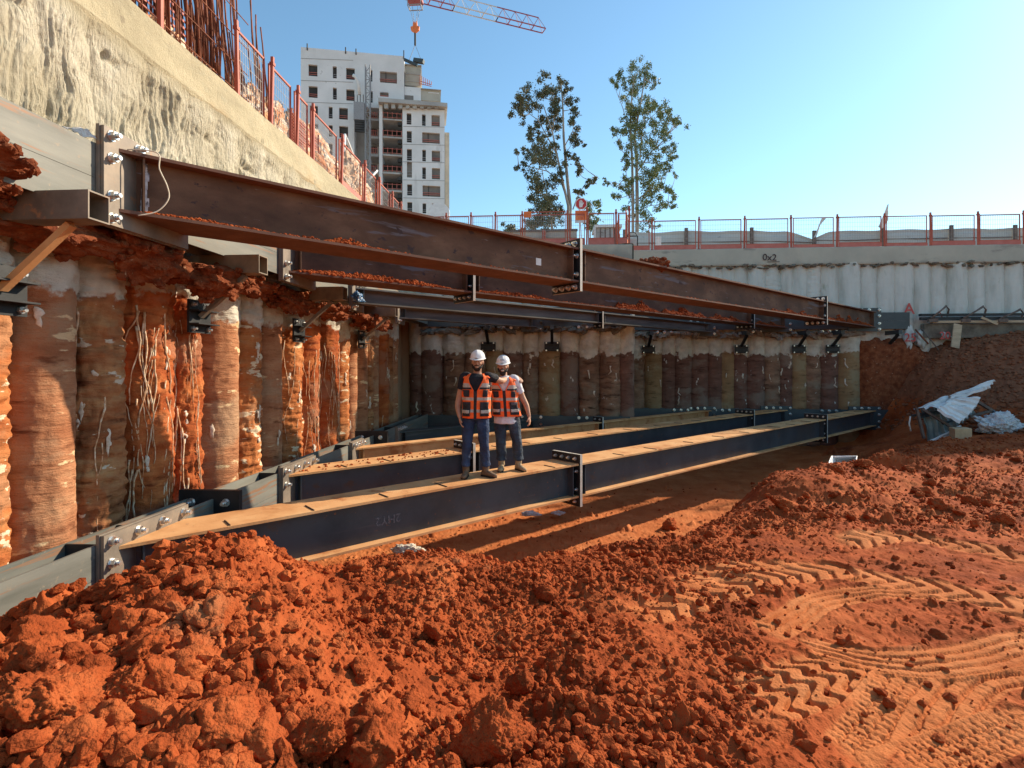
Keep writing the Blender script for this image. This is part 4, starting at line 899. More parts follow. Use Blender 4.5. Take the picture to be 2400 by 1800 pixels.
def post(p, h, label, lean=0, m='redpaint', w=.05, group=None):
    b = MB(); b.box((-w/2, -w/2, 0), (w/2, w/2, h)); b.box((-w*.9, -w*.8, 0), (w*.9, w*.8, .012)); b.box((-w*.75, -w*.8, h-.14), (-w*.5, w*.8, h-.09)); b.box((w*.5, -w*.8, h-.14), (w*.75, w*.8, h-.09))
    o = b.build('fence_post', M[m], None, local=True); o.location = p; o.rotation_euler = (0, lean, 0)
    return tag(o, label, 'fence post', group)
ZL, ZN, ZR = 3.885, 3.85, 4.37
# farther far wall
px = [1528, 1637, 1744, 1854, 1961, 2073, 2180, 2292, 2399, 2508]
Xp = [WY(x, 540, 20.4).x for x in px]
for i, X in enumerate(Xp):
    post((X, 20.38, ZR), 1.20+.02*random.random(), f'{ORD[i]} red guard post right of the wall step on the far wall', random.uniform(-.015, .015), w=.05)
X0 = 2.75; seq = [X0]+Xp
for i in range(len(seq)-1):
    e = empty('mesh_fence', (seq[i]+.06, 20.44, ZR), 0, f'{ORD[i]} red framed mesh guard panel from the wall step on the long far wall', 'fence panel')
    panel_parts(e, seq[i+1]-seq[i]-.12, 1.10+random.uniform(-.01, .01), 0, kick=.15 if i not in (4, 6) else .10)
# nearer far wall
px = [985, 1045, 1103, 1160, 1225, 1330, 1375, 1444]
Xp = [WY(x, 540, 17.15).x for x in px]+[2.5]
for i, X in enumerate(Xp): post((X, 17.12, ZN), 1.13 if i not in (6, 8) else 1.22, f'{ORD[i]} red guard post from the corner on the nearer far wall', random.uniform(-.02, .02))
for i in range(len(Xp)-1):
    e = empty('mesh_fence', (Xp[i]+.03, 17.18, ZN), 0, f'{ORD[i]} red framed mesh guard panel from the corner on the nearer far wall', 'fence panel')
    panel_parts(e, Xp[i+1]-Xp[i]-.06, 1.02+(.09 if i in (4,) else 0), 0, kick=.22)
e = empty('mesh_fence', (2.42, 17.3, ZN), R45*1.75, 'orange net covered panel turned back along the wall step', 'fence panel'); panel_parts(e, 1.6, 1.15, 0, red='orange', kick=.3, wstep=.045)
e = empty('mesh_fence', (2.2, 17.25, ZN), R45*1.9, 'second orange panel leaning beside the turned back panel', 'fence panel'); panel_parts(e, 1.3, 1.0, 0, red='orange', kick=.4, wstep=.045)
e = empty('mesh_fence', (WY(1217, 520, 17.9).x, 17.9, ZN), 0, 'taller red mesh panel standing behind the guard rail, left of the stop sign', 'fence panel'); panel_parts(e, 1.75, 1.22, 0, kick=.1)
# left wall
py_ = [380, 560, 638, 698, 736, 802, 856, 891, 921, 943]
Yp = [WX(x, 300, -4.5).y for x in py_]
for i, Y in enumerate(Yp): post((-4.52, Y, ZL), 1.12, f'{ORD[i]} red guard post from the left on the sunlit left wall', random.uniform(-.02, .03), w=.045)
for i in range(len(Yp)-1):
    if i == 0: continue
    e = empty('mesh_fence', (-4.60, Yp[i]+.04, ZL), math.pi/2, f'{ORD[i-1]} red mesh guard panel among those seen edge-on along the left wall', 'fence panel')
    panel_parts(e, Yp[i+1]-Yp[i]-.08, 1.05, 0, kick=.05 if i != 5 else .2)
# starter bars
k = 0
rb = []
for v in range(5):
    b = MB(); h = [2.2, 2.5, 2.9, 2.0, 1.7][v]; b.tube([(0, 0, -.1), (.01*math.sin(v), -.05, h*.4), (.02*math.sin(v*2), -.14-.02*v, h*.75), (.03*math.sin(v*3), -.21-.03*v, h)], .0125, 6)
    o = b.build('rebar', M['rebar'], local=True); rb.append(o.data); bpy.data.objects.remove(o)
ysr = sorted([random.uniform(4.1, 7.5) for _ in range(215)]+[random.uniform(7.5, 9.0) for _ in range(34)]+[2.5+.15*q for q in range(10)])
for Y in ysr:
    o = link('rebar', rb[random.randrange(5)], None, (-4.78-random.uniform(0, .35), Y, ZL-.02)); o.rotation_euler = (random.gauss(0, .03), random.gauss(0, .025), random.uniform(-.15, .15))
    s = 1.05 if Y < 7.5 else .80; o.scale = (1, 1, s*random.uniform(.85, 1.1)); tag(o, 'rusty steel starter bar standing in the thicket on the left wall', 'rebar', 'starter bars on the left wall')
for i, z in enumerate((.35, .75, 1.15, 1.55)):
    b = MB(); b.tube([(-4.72, 3.2, ZL+z), (-4.74, 5.6, ZL+z-.03), (-4.72, 8.0, ZL+z-.1)], .008, 5); o = b.build('cross_bar', M['rebar'], None, (-4.72, 3.2, ZL+z))
    tag(o, f'{["lowest","second lowest","third lowest","highest"][i]} horizontal bar tied across the rusty starter bars', 'rebar')
b = MB()
for q in range(9):
    b.bar((-4.9, 4.3+.04, ZL+.1+.09*q), (-4.9, 6.9, ZL+.1+.09*q), .006, .03)
tag(b.build('barrier', M['redpaint2'], None, (-4.9, 5.5, ZL)), 'red slatted barrier behind the starter bars', 'barrier')
b = MB(); b.box((-5.3, 4.2, ZL-.05), (-4.95, 8.8, ZL+.55)); 
# tarps heaped behind the left guard rail
def heap(name, c, r, seed, m, label, cat, k=.35):
    _, v, f = rock_mesh('h', 6, seed, M[m], k, 4, (1, 1, 1), .09)
    w = np.abs(perlin(v[:, 0]*3+seed, v[:, 1]*3, v[:, 2]*7)); v = v*(1-.22*w)[:, None]; v = v*np.array(r); v[:, 2] = np.maximum(v[:, 2], -r[2]*.3)
    o = npmesh(name, v+np.array(c), f, M[m], True, origin=c); return tag(o, label, cat)
heap('tarpaulin', (-4.98, 11.0, ZL+.45), (.26, 1.2, .85), 31, 'tarp', 'bulging orange and white tarpaulin heap behind the left guard rail', 'tarpaulin')
heap('tarpaulin', (-4.97, 13.1, ZL+.45), (.28, 1.4, .80), 32, 'tarp', 'longest orange and white tarpaulin heap, farther along the left guard rail', 'tarpaulin')
heap('tarpaulin', (-4.98, 8.9, ZL+.28), (.2, 1.1, .60), 33, 'tarp', 'low pale tarpaulin behind the first mesh panels of the left wall', 'tarpaulin')
heap('tarpaulin', (-5.05, 6.6, ZL+.15), (.25, 1.1, .42), 34, 'tarp', 'folded pale tarpaulin lying behind the starter bars', 'tarpaulin')
b = MB()
for q in range(14): b.bar((-4.78, 9.55, ZL+.08+.055*q), (-4.82, 10.7, ZL+.10+.055*q), .02, .035)
b.bar((-4.8, 9.55, ZL), (-4.8, 9.55, ZL+.9), .03); b.bar((-4.8, 10.7, ZL), (-4.8, 10.7, ZL+.9), .03)
tag(b.build('barrier', M['redpaint'], None, (-4.8, 10, ZL)), 'red slatted barrier with a torn pink sheet over it, on the left wall', 'barrier')
def stick(pts, r, m, label, cat='pole', name='pole'):
    b = MB(); b.tube(pts, r, 7); return tag(b.build(name, M[m], None, tuple(pts[0])), label, cat)
p = WX(808, 315, -4.9); stick([WX(812, 440, -4.9), WX(806, 360, -4.9), p], .03, 'white', 'white bent pole standing up beside a left guard post')
stick([p, WX(822, 350, -4.9), WX(838, 390, -4.9)], .035, 'white', 'white hose hanging from the bent pole')
stick([WX(884, 400, -4.95), WX(866, 420, -4.95)], .03, 'white', 'short white stake leaning on the far tarpaulin')
stick([WX(877, 392, -4.95), WX(890, 420, -4.95)], .015, 'hoardpost', 'thin dark stake crossing the short white stake')
# hoarding behind the farther far wall
YH = 24.0
hp = [1463, 1607, 1760, 1906, 2065, 2226, 2375, 2520]
tops = [546, 542, 541, 543, 539, 536, 535, 535]
for i in range(len(hp)-1):
    xa, xb = WY(hp[i], 540, YH).x, WY(hp[i+1], 540, YH).x; za, zb = WY(hp[i], tops[i], YH).z, WY(hp[i+1], tops[i+1], YH).z
    n = 60; V = []; xs = np.linspace(xa, xb, n)
    lab = ['first grey hoarding sheet, nearest the wall step', 'second grey hoarding sheet from the wall step', 'third grey hoarding sheet, sagging to a notch at its right end', 'fourth grey hoarding sheet, dipping at its left end', 'fifth grey hoarding sheet from the wall step', 'sixth grey hoarding sheet from the wall step', 'last grey hoarding sheet at the right edge'][i]
    e = empty('hoarding', (xa, YH, 4.3), 0, lab, 'hoarding')
    for X in xs:
        u = (X-xa)/(xb-xa); zt = za+(zb-za)*u+.02*math.sin(u*9+i)
        if i == 2: zt -= .32*max(0, (u-.55)/.45)**1.3
        if i == 3: zt -= .32*max(0, (.25-u)/.25)**1.3
        for q in range(13):
            z = 4.25+(zt-4.25)*q/12; V.append((X, YH+.03*(q % 4 == 3)+.04*math.sin(u*5+q*.4), z))
    npmesh('sheet', np.array(V), gridfaces(n, 13)[:, ::-1], M['hoard'], False, parent=e)
    b = MB()
    for z in (4.62, 5.05, 5.45):
        sg = .10 if i in (2, 3) else .02
        b.tube([(xa, YH-.03, z), ((xa+xb)/2, YH-.03, z-sg*.4), (xb, YH-.03, z-(sg if i == 2 else 0))], .022, 5)
    b.build('rail', M['hoardpost'], e)
    b = MB(); b.box((xa-.07, YH-.13, 4.25), (xa+.07, YH-.05, za+.12-.1*(i == 3))); o = b.build('hoarding_post', M['hoardpost'], None, (xa, YH-.1, 4.25)); tag(o, f'{ORD[i]} dark timber post of the grey hoarding, counted from the wall step', 'post')
def blade(poly, Y, m, label):
    o = WY(*poly[0], Y); P = [WY(a, b_, Y)-o for a, b_ in poly]; n = len(P); bb = MB()
    vs = [o+q for q in P]+[o+q*1.0+Vector((.1*(k % 3), .12+.10*math.sin(k*2), 0)) for k, q in enumerate(P)]
    bb.add(vs, [tuple(range(n)), tuple(reversed(range(n, 2*n)))]+[(k, n+k, n+(k+1) % n, (k+1) % n) for k in range(n)])
    tag(bb.build('torn_sheet', M[m], None, tuple(o)), label, 'torn sheet')
blade([(2068, 535), (2060, 528), (2072, 500), (2083, 478), (2081, 495), (2072, 515), (2075, 530)], 22.8, 'sheet', 'tall torn strip of white sheet sticking up above the far guard rail')
blade([(1910, 556), (1918, 530), (1926, 511), (1924, 522), (1916, 548)], 23.4, 'sheet', 'small torn grey strip sticking up over the hoarding notch')
# things behind the nearer far wall
def hoard2(x0, x1, yt, Y, z0, m, label, slats=7, name='hoarding', cat='hoarding'):
    a = WY(x0, yt, Y); c = WY(x1, yt, Y); e = empty(name, (a.x, Y, z0), 0, label, cat)
    b = MB(); b.box((a.x, Y, z0), (c.x, Y+.05, a.z)); b.build('sheet', M[m], e)
    b = MB()
    for q in range(1, slats): z = z0+(a.z-z0)*q/slats; b.box((a.x, Y-.025, z-.012), (c.x, Y-.001, z+.012))
    b.build('rib', M[m], e)
    b = MB(); b.box((a.x-.03, Y-.06, a.z), (c.x+.03, Y+.08, a.z+.07)); b.build('top_rail', M['hoardpost'], e)
    return e, a, c
hoard2(1198, 1352, 544, 20.4, 3.79, 'beige', 'low beige slatted hoarding behind the red panels, left of the stop sign', 6)
for k, x in enumerate((1275,)):
    p = WY(x, 560, 20.3); b = MB(); b.box((p.x-.07, 20.2, 3.79), (p.x+.07, 20.33, 5.15)); tag(b.build('hoarding_post', M['redpaint'], None, tuple((p.x, 20.26, 3.79))), 'reddish post in front of the beige hoarding', 'post')
a = WY(1396, 532, 19.6); c = WY(1452, 532, 19.6)
e = empty('site_cabin', ((a.x+c.x)/2, 20.1, 3.79), 0, 'small grey ribbed site cabin with a white roof edge behind the fence', 'cabin')
b = MB(); b.box((a.x, 19.6, 3.79), (c.x, 20.6, a.z-.04)); b.build('wall', M['hoard'], e)
b = MB()
for q in range(1, 5): X = a.x+(c.x-a.x)*q/5; b.box((X-.02, 19.57, 3.8), (X+.02, 19.599, a.z-.06))
b.build('rib', M['hoardpost'], e)
b = MB(); b.box((a.x-.06, 19.5, a.z-.035), (c.x+.08, 20.7, a.z+.06)); b.box((a.x-.07, 19.5, 3.79), (a.x-.005, 19.598, a.z-.037)); b.build('roof', M['white'], e)
# stop sign
YS = 18.2; c = WY(1362, 478, YS); r = .215
e = empty('stop_sign', (c.x, YS, ZN-.05), 0, 'red octagonal sign with a white hand over an orange board', 'sign')
b = MB(); b.bar((c.x-.05, YS+.02, ZN-.05), (c.x-.05, YS+.02, c.z), .035); b.bar((c.x+.04, YS+.02, ZN-.05), (c.x-.02, YS+.02, c.z-.6), .03); b.build('pole', M['white'], e)
oc = lambda q: [(q*math.cos(math.pi/8+k*math.pi/4), q*math.sin(math.pi/8+k*math.pi/4)) for k in range(8)]
X_, Z_, N_ = (1, 0, 0), (0, 0, 1), (0, -1, 0)
b = MB(); b.prism(oc(r), (c.x, YS-.01, c.z), X_, Z_, N_, .012); b.build('plate', M['white'], e)
b = MB(); b.prism(oc(r*.86), (c.x, YS-.023, c.z), X_, Z_, N_, .004); b.build('red_field', M['signred'], e)
b = MB()
b.prism([(-.06, -.12), (.04, -.12), (.055, -.02), (.05, .02), (-.065, .02), (-.07, -.03)], (c.x, YS-.029, c.z), X_, Z_, N_, .004)
for fx, fh in ((-.055, .10), (-.023, .125), (.008, .12), (.038, .09)): b.prism([(fx-.012, .015), (fx+.012, .015), (fx+.011, fh), (fx-.011, fh)], (c.x, YS-.029, c.z), X_, Z_, N_, .004)
b.prism([(.045, -.06), (.095, .02), (.08, .04), (.04, -.01)], (c.x, YS-.030, c.z), X_, Z_, N_, .004); b.build('hand', M['white'], e)
o1 = WY(1348, 494, YS); o2 = WY(1376, 516, YS)
b = MB(); b.box((o1.x, YS-.02, o2.z), (o2.x, YS-.005, o1.z)); b.build('orange_board', M['orange'], e)
b = MB(); b.box((o1.x-.01, YS-.02, o2.z-.09), (o2.x-.01, YS-.005, o2.z-.002)); b.build('white_strip', M['white'], e)
b = MB(); rs = random.Random(4)
for row, z in enumerate((o1.z-.07, o1.z-.17, o1.z-.265)):
    x = o1.x+.05+.03*row
    while x < o2.x-.06-.03*row:
        w_ = rs.uniform(.018, .03); b.box((x, YS-.026, z-.025), (x+.007, YS-.0205, z+.025)); b.box((x+.0075, YS-.026, z+.017), (x+w_, YS-.0205, z+.025)); x += w_+.016
b.build('lettering', M['signred'], e)
# small things by the fence
p = WY(1475, 566, 17.3); e = empty('lantern', (2.62, 17.3, 3.85), 0, 'black framed lamp box standing on the wall step', 'lamp')
b = MB(); 
for dx in (-.17, .17): b.bar((2.62+dx, 17.3, 3.85), (2.62+dx, 17.3, 4.16), .03)
b.bar((2.45, 17.3, 4.16), (2.79, 17.3, 4.16), .03); b.tube([(2.62+.15*math.cos(t), 17.3, 4.17+.12*math.sin(t)) for t in np.linspace(0, math.pi, 9)], .012, 5); b.build('frame', M['black'], e)
b = MB(); b.box((2.49, 17.27, 3.87), (2.75, 17.33, 4.06)); b.build('panel', M['hoard'], e)
p = WY(1543, 561, 22.5); b = MB(); b.box((p.x-.1, 22.4, 4.3), (p.x+.1, 22.6, p.z+.1)); b.box((p.x-.04, 22.38, p.z+.02), (p.x+.04, 22.399, p.z+.08)); tag(b.build('white_box', M['white'], None, (p.x, 22.5, 4.3)), 'tiny white box on a stand in front of the grey hoarding', 'box')
b = MB(); p = WY(1237, 508, 17.3); b.box((p.x-.12, 17.05, p.z-.09), (p.x+.12, 17.09, p.z+.10)); b.build('warning_board', M['orange'], None, tuple(p)); tag(bpy.data.objects['warning_board'], 'small orange warning board tied to the fence far left of the stop sign', 'sign')
b = MB(); p = WY(1028, 500, 19); b.tube([(p.x, 19, p.z), (p.x, 19.06, p.z)], .40, 28); b.bar((p.x, 19.03, 3.79), (p.x, 19.03, p.z-.3), .05); tag(b.build('dish', M['white'], None, (p.x, 19, 3.79)), 'round white dish in front of the tower block, behind the fence', 'dish')
b = MB()
for q in range(9): x = WY(950+q*4, 500, 18).x; b.bar((x, 18, 3.8), (x+random.uniform(-.15, .15), 18, 4.9+random.uniform(-.1, .3)), .02)
tag(b.build('rebar_bundle', M['rebar'], None, (-4.3, 18, 3.8)), 'short bundle of rusty bars near the corner of the walls', 'rebar')
for i, (x, z0_) in enumerate(((1745-1100+1100, 0),)): pass
# writing sprayed on the walls
def text(s, size, p, rot, m, label, name='sprayed_mark', under=False, host=None):
    cu = bpy.data.curves.new('t', 'FONT'); cu.body = s; cu.size = size; cu.extrude = .002; cu.offset = size*.012
    o = bpy.data.objects.new('t', cu); COL.objects.link(o); dg = bpy.context.evaluated_depsgraph_get(); me = bpy.data.meshes.new_from_object(o.evaluated_get(dg))
    bpy.data.objects.remove(o); o = link(name, me); me.materials.clear(); me.materials.append(M[m])
    Mx = Matrix.Translation(Vector(p)) @ rot.to_4x4()
    if host: Mx = rootm(host).inverted() @ Mx; o.parent = host
    o.location = Mx.to_translation(); o.rotation_euler = Mx.to_euler()
    if not host: tag(o, label, 'writing')
    return o
RF = Matrix.Rotation(math.pi/2, 3, 'X')
caps = {o['label'][:4]: o for o in bpy.data.objects if o.name.startswith('capping_beam')}
capF = caps['long']
p = WY(1787, 602, 20.28); text('0x2', .34, (p.x, 20.285, p.z-.12), RF @ Matrix.Rotation(-.05, 3, 'Z'), 'ink', '', 'lettering', host=capF)
b = MB(); b.box((p.x+.18, 20.285, p.z-.20), (p.x+.62, 20.29, p.z-.175)); b.build('underline', M['ink'], capF)
b = MB(); b.ell((WY(1795, 594, 20.28).x-.2, 20.3, WY(1795, 594, 20.28).z), (.001, .001, .001), 6)
SF = bpy.data.objects['soil_face']
SF.name = 'soil_bank'
p = WY(2122, 800, 20.0); text('25', .42, (p.x, 20.06, p.z), RF, 'redink', 'red sprayed number 25 under the end of the far waler')
p = WY(2202, 795, 20.0); text('20', .38, (p.x-.05, 19.93, p.z), RF, 'redink', 'red sprayed number 20 beside the leaning timber board')
p = WY(2121, 735, 20.2); text('A', .55, (p.x, 20.26, p.z), RF, 'redink', 'red sprayed peaked mark on the pale piles above the waler end')
p = WY(2208, 745, 20.2); text('2', .32, (p.x, 20.24, p.z), RF @ Matrix.Rotation(.9, 3, 'Z'), 'redink', 'red sprayed curl on the pale piles above the thin rail')
e1, L1 = SL[0]; seg = [k for k in e1.children if k.name.startswith('beam_segment')][0]
s1 = 0
for q in np.linspace(0, 6, 600):
    w_ = L1(q, 0, .3); a = w_.x*CA+w_.y*SA; d = -w_.x*SA+w_.y*CA
    if CX+a/d*F > 948: s1 = q; break
Rw = Matrix.Rotation(R45, 3, 'Z') @ RF @ Matrix.Rotation(math.pi, 3, 'Z')
text('2HY2', .15, L1(s1+.02, .136, .30), Rw, 'greyink', '', 'chalk_mark', host=e1)
b = MB(); b.box((1.0, 0, 0), (1.01, .01, .01))
# concrete patches behind the red numbers
for (x0, y0, x1, y1, lb) in ((2122, 770, 2142, 820, 'narrow pale concrete patch bearing the red number 25'), (2188, 772, 2222, 795, 'round pale concrete patch bearing the red number 20'), (2150, 775, 2178, 808, 'ragged pale concrete patch between the two red numbers'), (2340, 780, 2420, 826, 'pale concrete patch at the right edge under the dark waler')):
    a = WY(x0, y0, 20.2); c = WY(x1, y1, 20.2); ctr = ((a.x+c.x)/2, 20.24, (a.z+c.z)/2)
    _, v, f = rock_mesh('p', 4, int(x0), M['grey_pile'], .5, 5, (1, 1, 1), .08); v = v*np.array([abs(c.x-a.x)/2*1.15, .12 if x0 != 2188 else .24, abs(a.z-c.z)/2*1.2])
    tag(npmesh('concrete_patch', v+np.array(ctr), f, M['grey_pile'], True, origin=ctr), lb, 'concrete')
# thin rail with hooks and timber right of the far waler
e = empty('rail_beam', (13.2, 20.1, 1.75), 0, 'thin black rail with pale timber below, continuing the far waler to the right', 'rail')
b = MB(); b.box((13.25, 20.02, 1.78), (26, 20.18, 1.86)); b.box((13.25, 20.06, 1.64), (26, 20.14, 1.74)); b.build('rail', M['black'], e)
b = MB(); b.box((13.6, 19.95, 1.52), (26, 20.12, 1.60)); b.build('timber', M['timber'], e)
b = MB(); b.box((13.4, 20.1, 1.0), (26, 20.3, 1.5)); b.build('soil_strip', M['darklump'], e)
for k, (x0, y0, x1, y1) in enumerate(((2182, 746, 2218, 718), (2258, 746, 2305, 719), (2345, 746, 2392, 726))):
    a = WY(x0, y0, 20.0); c = WY(x1, y1, 20.0); b = MB(); b.tube([a, a.lerp(c, .5), c, c+Vector((.12, .05, -.10)), c+Vector((.1, .1, -.35))], .03, 6)
    b.tube([a+Vector((.06, 0, 0)), c+Vector((.0, 0, .04))], .02, 6); b.box((a.x-.12, 19.9, a.z-.14), (a.x+.18, 20.02, a.z-.02))
    tag(b.build('hook_bar', M['hoardpost'], None, tuple(a)), ['left one of three bent steel hooks leaning over the thin rail', 'middle one of three bent steel hooks leaning over the thin rail', 'right one of three bent steel hooks leaning over the thin rail'][k], 'hook')
def board(p, q, w, t, m, label, name='board', cat='timber'):
    b = MB(); b.bar(p, q, w, t, 0, up=(0, 1, 0)); return tag(b.build(name, M[m], None, tuple(p), bevel=.004), label, cat)
board(WY(2245, 760, 19.9), WY(2238, 815, 19.75), .28, .04, 'timber', 'wide pale board leaning below the thin rail')
board(WY(2300, 744, 19.85), WY(2338, 760, 19.85), .08, .04, 'timber', 'short pinkish batten lying askew across the thin rail')
stick([WY(2145, 772, 19.9), WY(2176, 806, 19.8)], .03, 'rebar', 'rusty bar slanting between the red numbers', 'rebar')
stick([WY(2160, 770, 19.95), WY(2200, 820, 19.6)], .02, 'hoardpost', 'thin dark stick slanting over the pale patch')
stick([WY(2338, 785, 19.9), WY(2382, 802, 19.7)], .02, 'hoardpost', 'thin dark stick on the pale patch at the right edge')
# ================================================================== WRECKED SHELTER AND LITTER
SD = 14.3
def S_(x, y, dd=0): return W(x, y, SD+dd)
def zoomp(x, y): return (2080+x/6.9125, 870+y/6.9125)
def rib_sheet(corners, n, amp, m, name, e, thick=.0):
    "corrugated sheet: quad corners a,b,c,d (world), ribs run a->b, repeated along a->d"
    a, b_, c, d = [Vector(q) for q in corners]; nrm = (b_-a).cross(d-a).normalized(); V = []; nu = n*8
    for i in range(nu+1):
        t = i/nu; f = (t*n) % 1; h = amp*(1 if f < .22 else (1-(f-.22)/.06 if f < .28 else (0 if f < .94 else (f-.94)/.06)))
        for j in range(9):
            u = j/8; V.append((a.lerp(b_, u)).lerp(d.lerp(c, u), t)+nrm*(h+.03*math.sin(u*4+t*7)+.015*math.sin(u*13+t*3)))
    return npmesh(name, np.array(V), gridfaces(nu+1, 9), m, False, parent=e)
z_ = lambda x, y, dd=0: S_(*zoomp(x, y), dd)
e = empty('wrecked_shelter', z_(700, 1200), 0, 'collapsed corrugated metal shelter on the red bank at the right', 'shelter')
rib_sheet([z_(415, 570, .3), z_(960, 385, .9), z_(1080, 480, .2), z_(820, 585, -.1)], 2, .07, M['sheet'], 'roof_sheet', e)
rib_sheet([z_(860, 425, .8), z_(1750, 130, .9), z_(1545, 290, .5), z_(1080, 400, .5)], 4, .07, M['sheet'], 'roof_sheet', e)
rib_sheet([z_(1060, 370, .5), z_(1520, 415, .2), z_(1395, 620, 0), z_(900, 560, .1)], 4, .07, M['sheet'], 'roof_sheet', e)
rib_sheet([z_(930, 520, .15), z_(1440, 560, 0), z_(1175, 830, -.5), z_(815, 585, -.2)], 4, .07, M['sheet'], 'roof_sheet', e)
rib_sheet([z_(480, 600, .5), z_(640, 1190, .2), z_(1500, 900, 1.4), z_(1300, 600, 1.5)], 9, .08, M['sheetdk'], 'wall_sheet', e)
rib_sheet([z_(690, 1090, -.2), z_(1190, 850, 0), z_(1225, 1130, -.25), z_(780, 1205, -.4)], 3, .06, M['sheet'], 'fallen_sheet', e)
for k, (p, q, r_) in enumerate(((z_(470, 600, .2), z_(590, 1090, .1), .03), (z_(400, 720, .3), z_(1060, 610, .6), .03), (z_(560, 610, .1), z_(1040, 910, 0), .03), (z_(520, 750, .3), z_(900, 650, .5), .03), (z_(1400, 460, .3), z_(1700, 640, .4), .035), (z_(1700, 640, .4), z_(1820, 750, .2), .035), (z_(1330, 735, .3), z_(1690, 635, .4), .03), (z_(900, 850, .6), z_(1130, 770, .8), .025))):
    b = MB(); b.bar(p, q, r_*2, r_*2); b.build('frame_bar', M['farsteel'] if k % 2 else M['hoardpost'], e)
b = MB(); b.tube([z_(370, 730, .1), z_(350, 850, .1), z_(375, 970, .1)], .02, 6); b.build('torn_strip', M['sheet'], e)
p = z_(1150, 1110, -.7); e = empty('cardboard_box', p, 0, 'brown cardboard box standing before the wrecked shelter', 'box')
b = MB(); a = z_(1095, 935, -.7); c = z_(1400, 1130, -.7); dpt = .45
fx = (c-a).x; o_ = Vector((a.x, a.y, c.z)); H_ = a.z-c.z; ux = Vector((.985, .17, 0)); uy = Vector((.35, .94, 0)); wx_ = fx*1.0
vs = [o_, o_+ux*wx_, o_+ux*wx_+uy*dpt, o_+uy*dpt]; vs += [v+Vector((0, 0, H_)) for v in vs]
b.add(vs, [(0,3,2,1), (0,1,5,4), (1,2,6,5), (2,3,7,6), (3,0,4,7), (4,5,6,7)]); b.build('body', M['card'], e, bevel=.008)
b = MB(); b.add([o_+Vector((-.03, -.02, .05)), o_+ux*.3+Vector((0, -.05, 0)), o_+ux*.28+Vector((.02, -.16, -.20)), o_+ux*.1+Vector((0, -.10, -.10))]*1, [(0, 1, 2, 3)]); b.build('flap', M['card'], e)
def heapbag(name, c, r, seed, m, label, cat): 
    o = heap(name, tuple(c), r, seed, m, label, cat, .55); return o
heapbag('woven_bag', z_(1730, 930, -.2), (.50, .45, .36), 41, 'plastic_white', 'big crumpled white woven bag lying right of the cardboard box', 'bag')
heapbag('paper_rag', z_(1560, 1150, -.6), (.20, .14, .06), 42, 'cloth', 'crumpled paper scrap just below the cardboard box', 'rag')
# white tub
p = WZ(1975, 1103, -2.2); q = W(1975, 1103, 10.7)
e = empty('plastic_tub', tuple(q), 0.1, 'white tipped plastic tub lying behind the right heap', 'tub')
def tb(x, y, dd): return W(x, y, 10.7+dd)
b = MB(); A = [tb(1950, 1070, .15), tb(2008, 1070, .1), tb(2001, 1102, -.35), tb(1940, 1090, -.35)]; B = [tb(1962, 1078, .45), tb(1998, 1078, .45), tb(1993, 1110, .15), tb(1955, 1106, .15)]
b.add(A+B, [(0, 1, 5, 4), (1, 2, 6, 5), (2, 3, 7, 6), (3, 0, 4, 7), (4, 5, 6, 7)]); o = b.build('shell', M['white'], e); md = o.modifiers.new('s', 'SOLIDIFY'); md.thickness = .015
b = MB(); b.tube(A+[A[0]], .018, 6); b.build('rim', M['white'], e)
stick([W(1925, 1087, 10.4), W(1938, 1092, 10.4), W(1948, 1103, 10.3)], .012, 'rope', 'thin pale stick left of the white tub', 'stick')
# rags and scraps near the beams
def g(px_, py_, z): return WZ(px_, py_, z)
p = g(955, 1293, -2.08); heapbag('rag', (p.x, p.y, p.z-.0), (.17, .12, .06), 51, 'cloth', 'crumpled cream cloth on the rubble below the navy strut', 'rag')
p = g(1015, 1302, -2.04); stick([(p.x-.14, p.y-.03, p.z), (p.x, p.y, p.z+.01), (p.x+.13, p.y+.02, p.z+.03)], .012, 'cloth', 'pale twisted strip right of the cream cloth', 'rag', 'rag_strip')
p = g(1243, 1208, -3.0); heapbag('plastic_scrap', (p.x, p.y, p.z+.03), (.22, .13, .05), 52, 'plastic_white', 'white plastic scrap on the soil left of the bolted joint', 'plastic scrap')
p = g(1309, 1206, -3.0); heapbag('plastic_scrap', (p.x, p.y, p.z+.03), (.12, .1, .04), 53, 'plastic_white', 'smaller white plastic scrap beneath the bolted joint', 'plastic scrap')
# blue film, paper and cord on the upper level
heapbag('blue_film', WX(838, 702, -3.80), (.10, .17, .17), 54, 'blue', 'crumpled glossy blue film hanging below the second upper strut', 'plastic film')
p = WX(180, 305, -4.05); b = MB(); n = 12
V = []; a0 = WX(150, 297, -4.1); a1 = WX(204, 322, -3.95)
for i in range(n):
    for j in range(4): u = i/(n-1); V.append(a0.lerp(a1, u)+Vector((.07*(j/3-.5), .02*j, .05*math.sin(u*3)*(.3+j/4)+.01*math.sin(i*1.7+j))))
o = npmesh('paper_sheet', np.array(V), gridfaces(n, 4), M['plastic_white'], True, origin=tuple(a0)); md = o.modifiers.new('s', 'SOLIDIFY'); md.thickness = .003; tag(o, 'curled pale paper lying on the left end of the upper waler', 'paper')
eu, Lu = SU[0]
def U(px_, py_, X=-3.85): return WX(px_, py_, X)
c1 = [Vector(Lu(.02, .1, .60)), Lu(.28, -.02, .60), Lu(.30, -.03, .45), Lu(.36, -.04, .30), Lu(.37, -.04, .18), Lu(.28, -.03, .05), Lu(.12, -.03, -.02)]
b = MB(); limbs_ = []
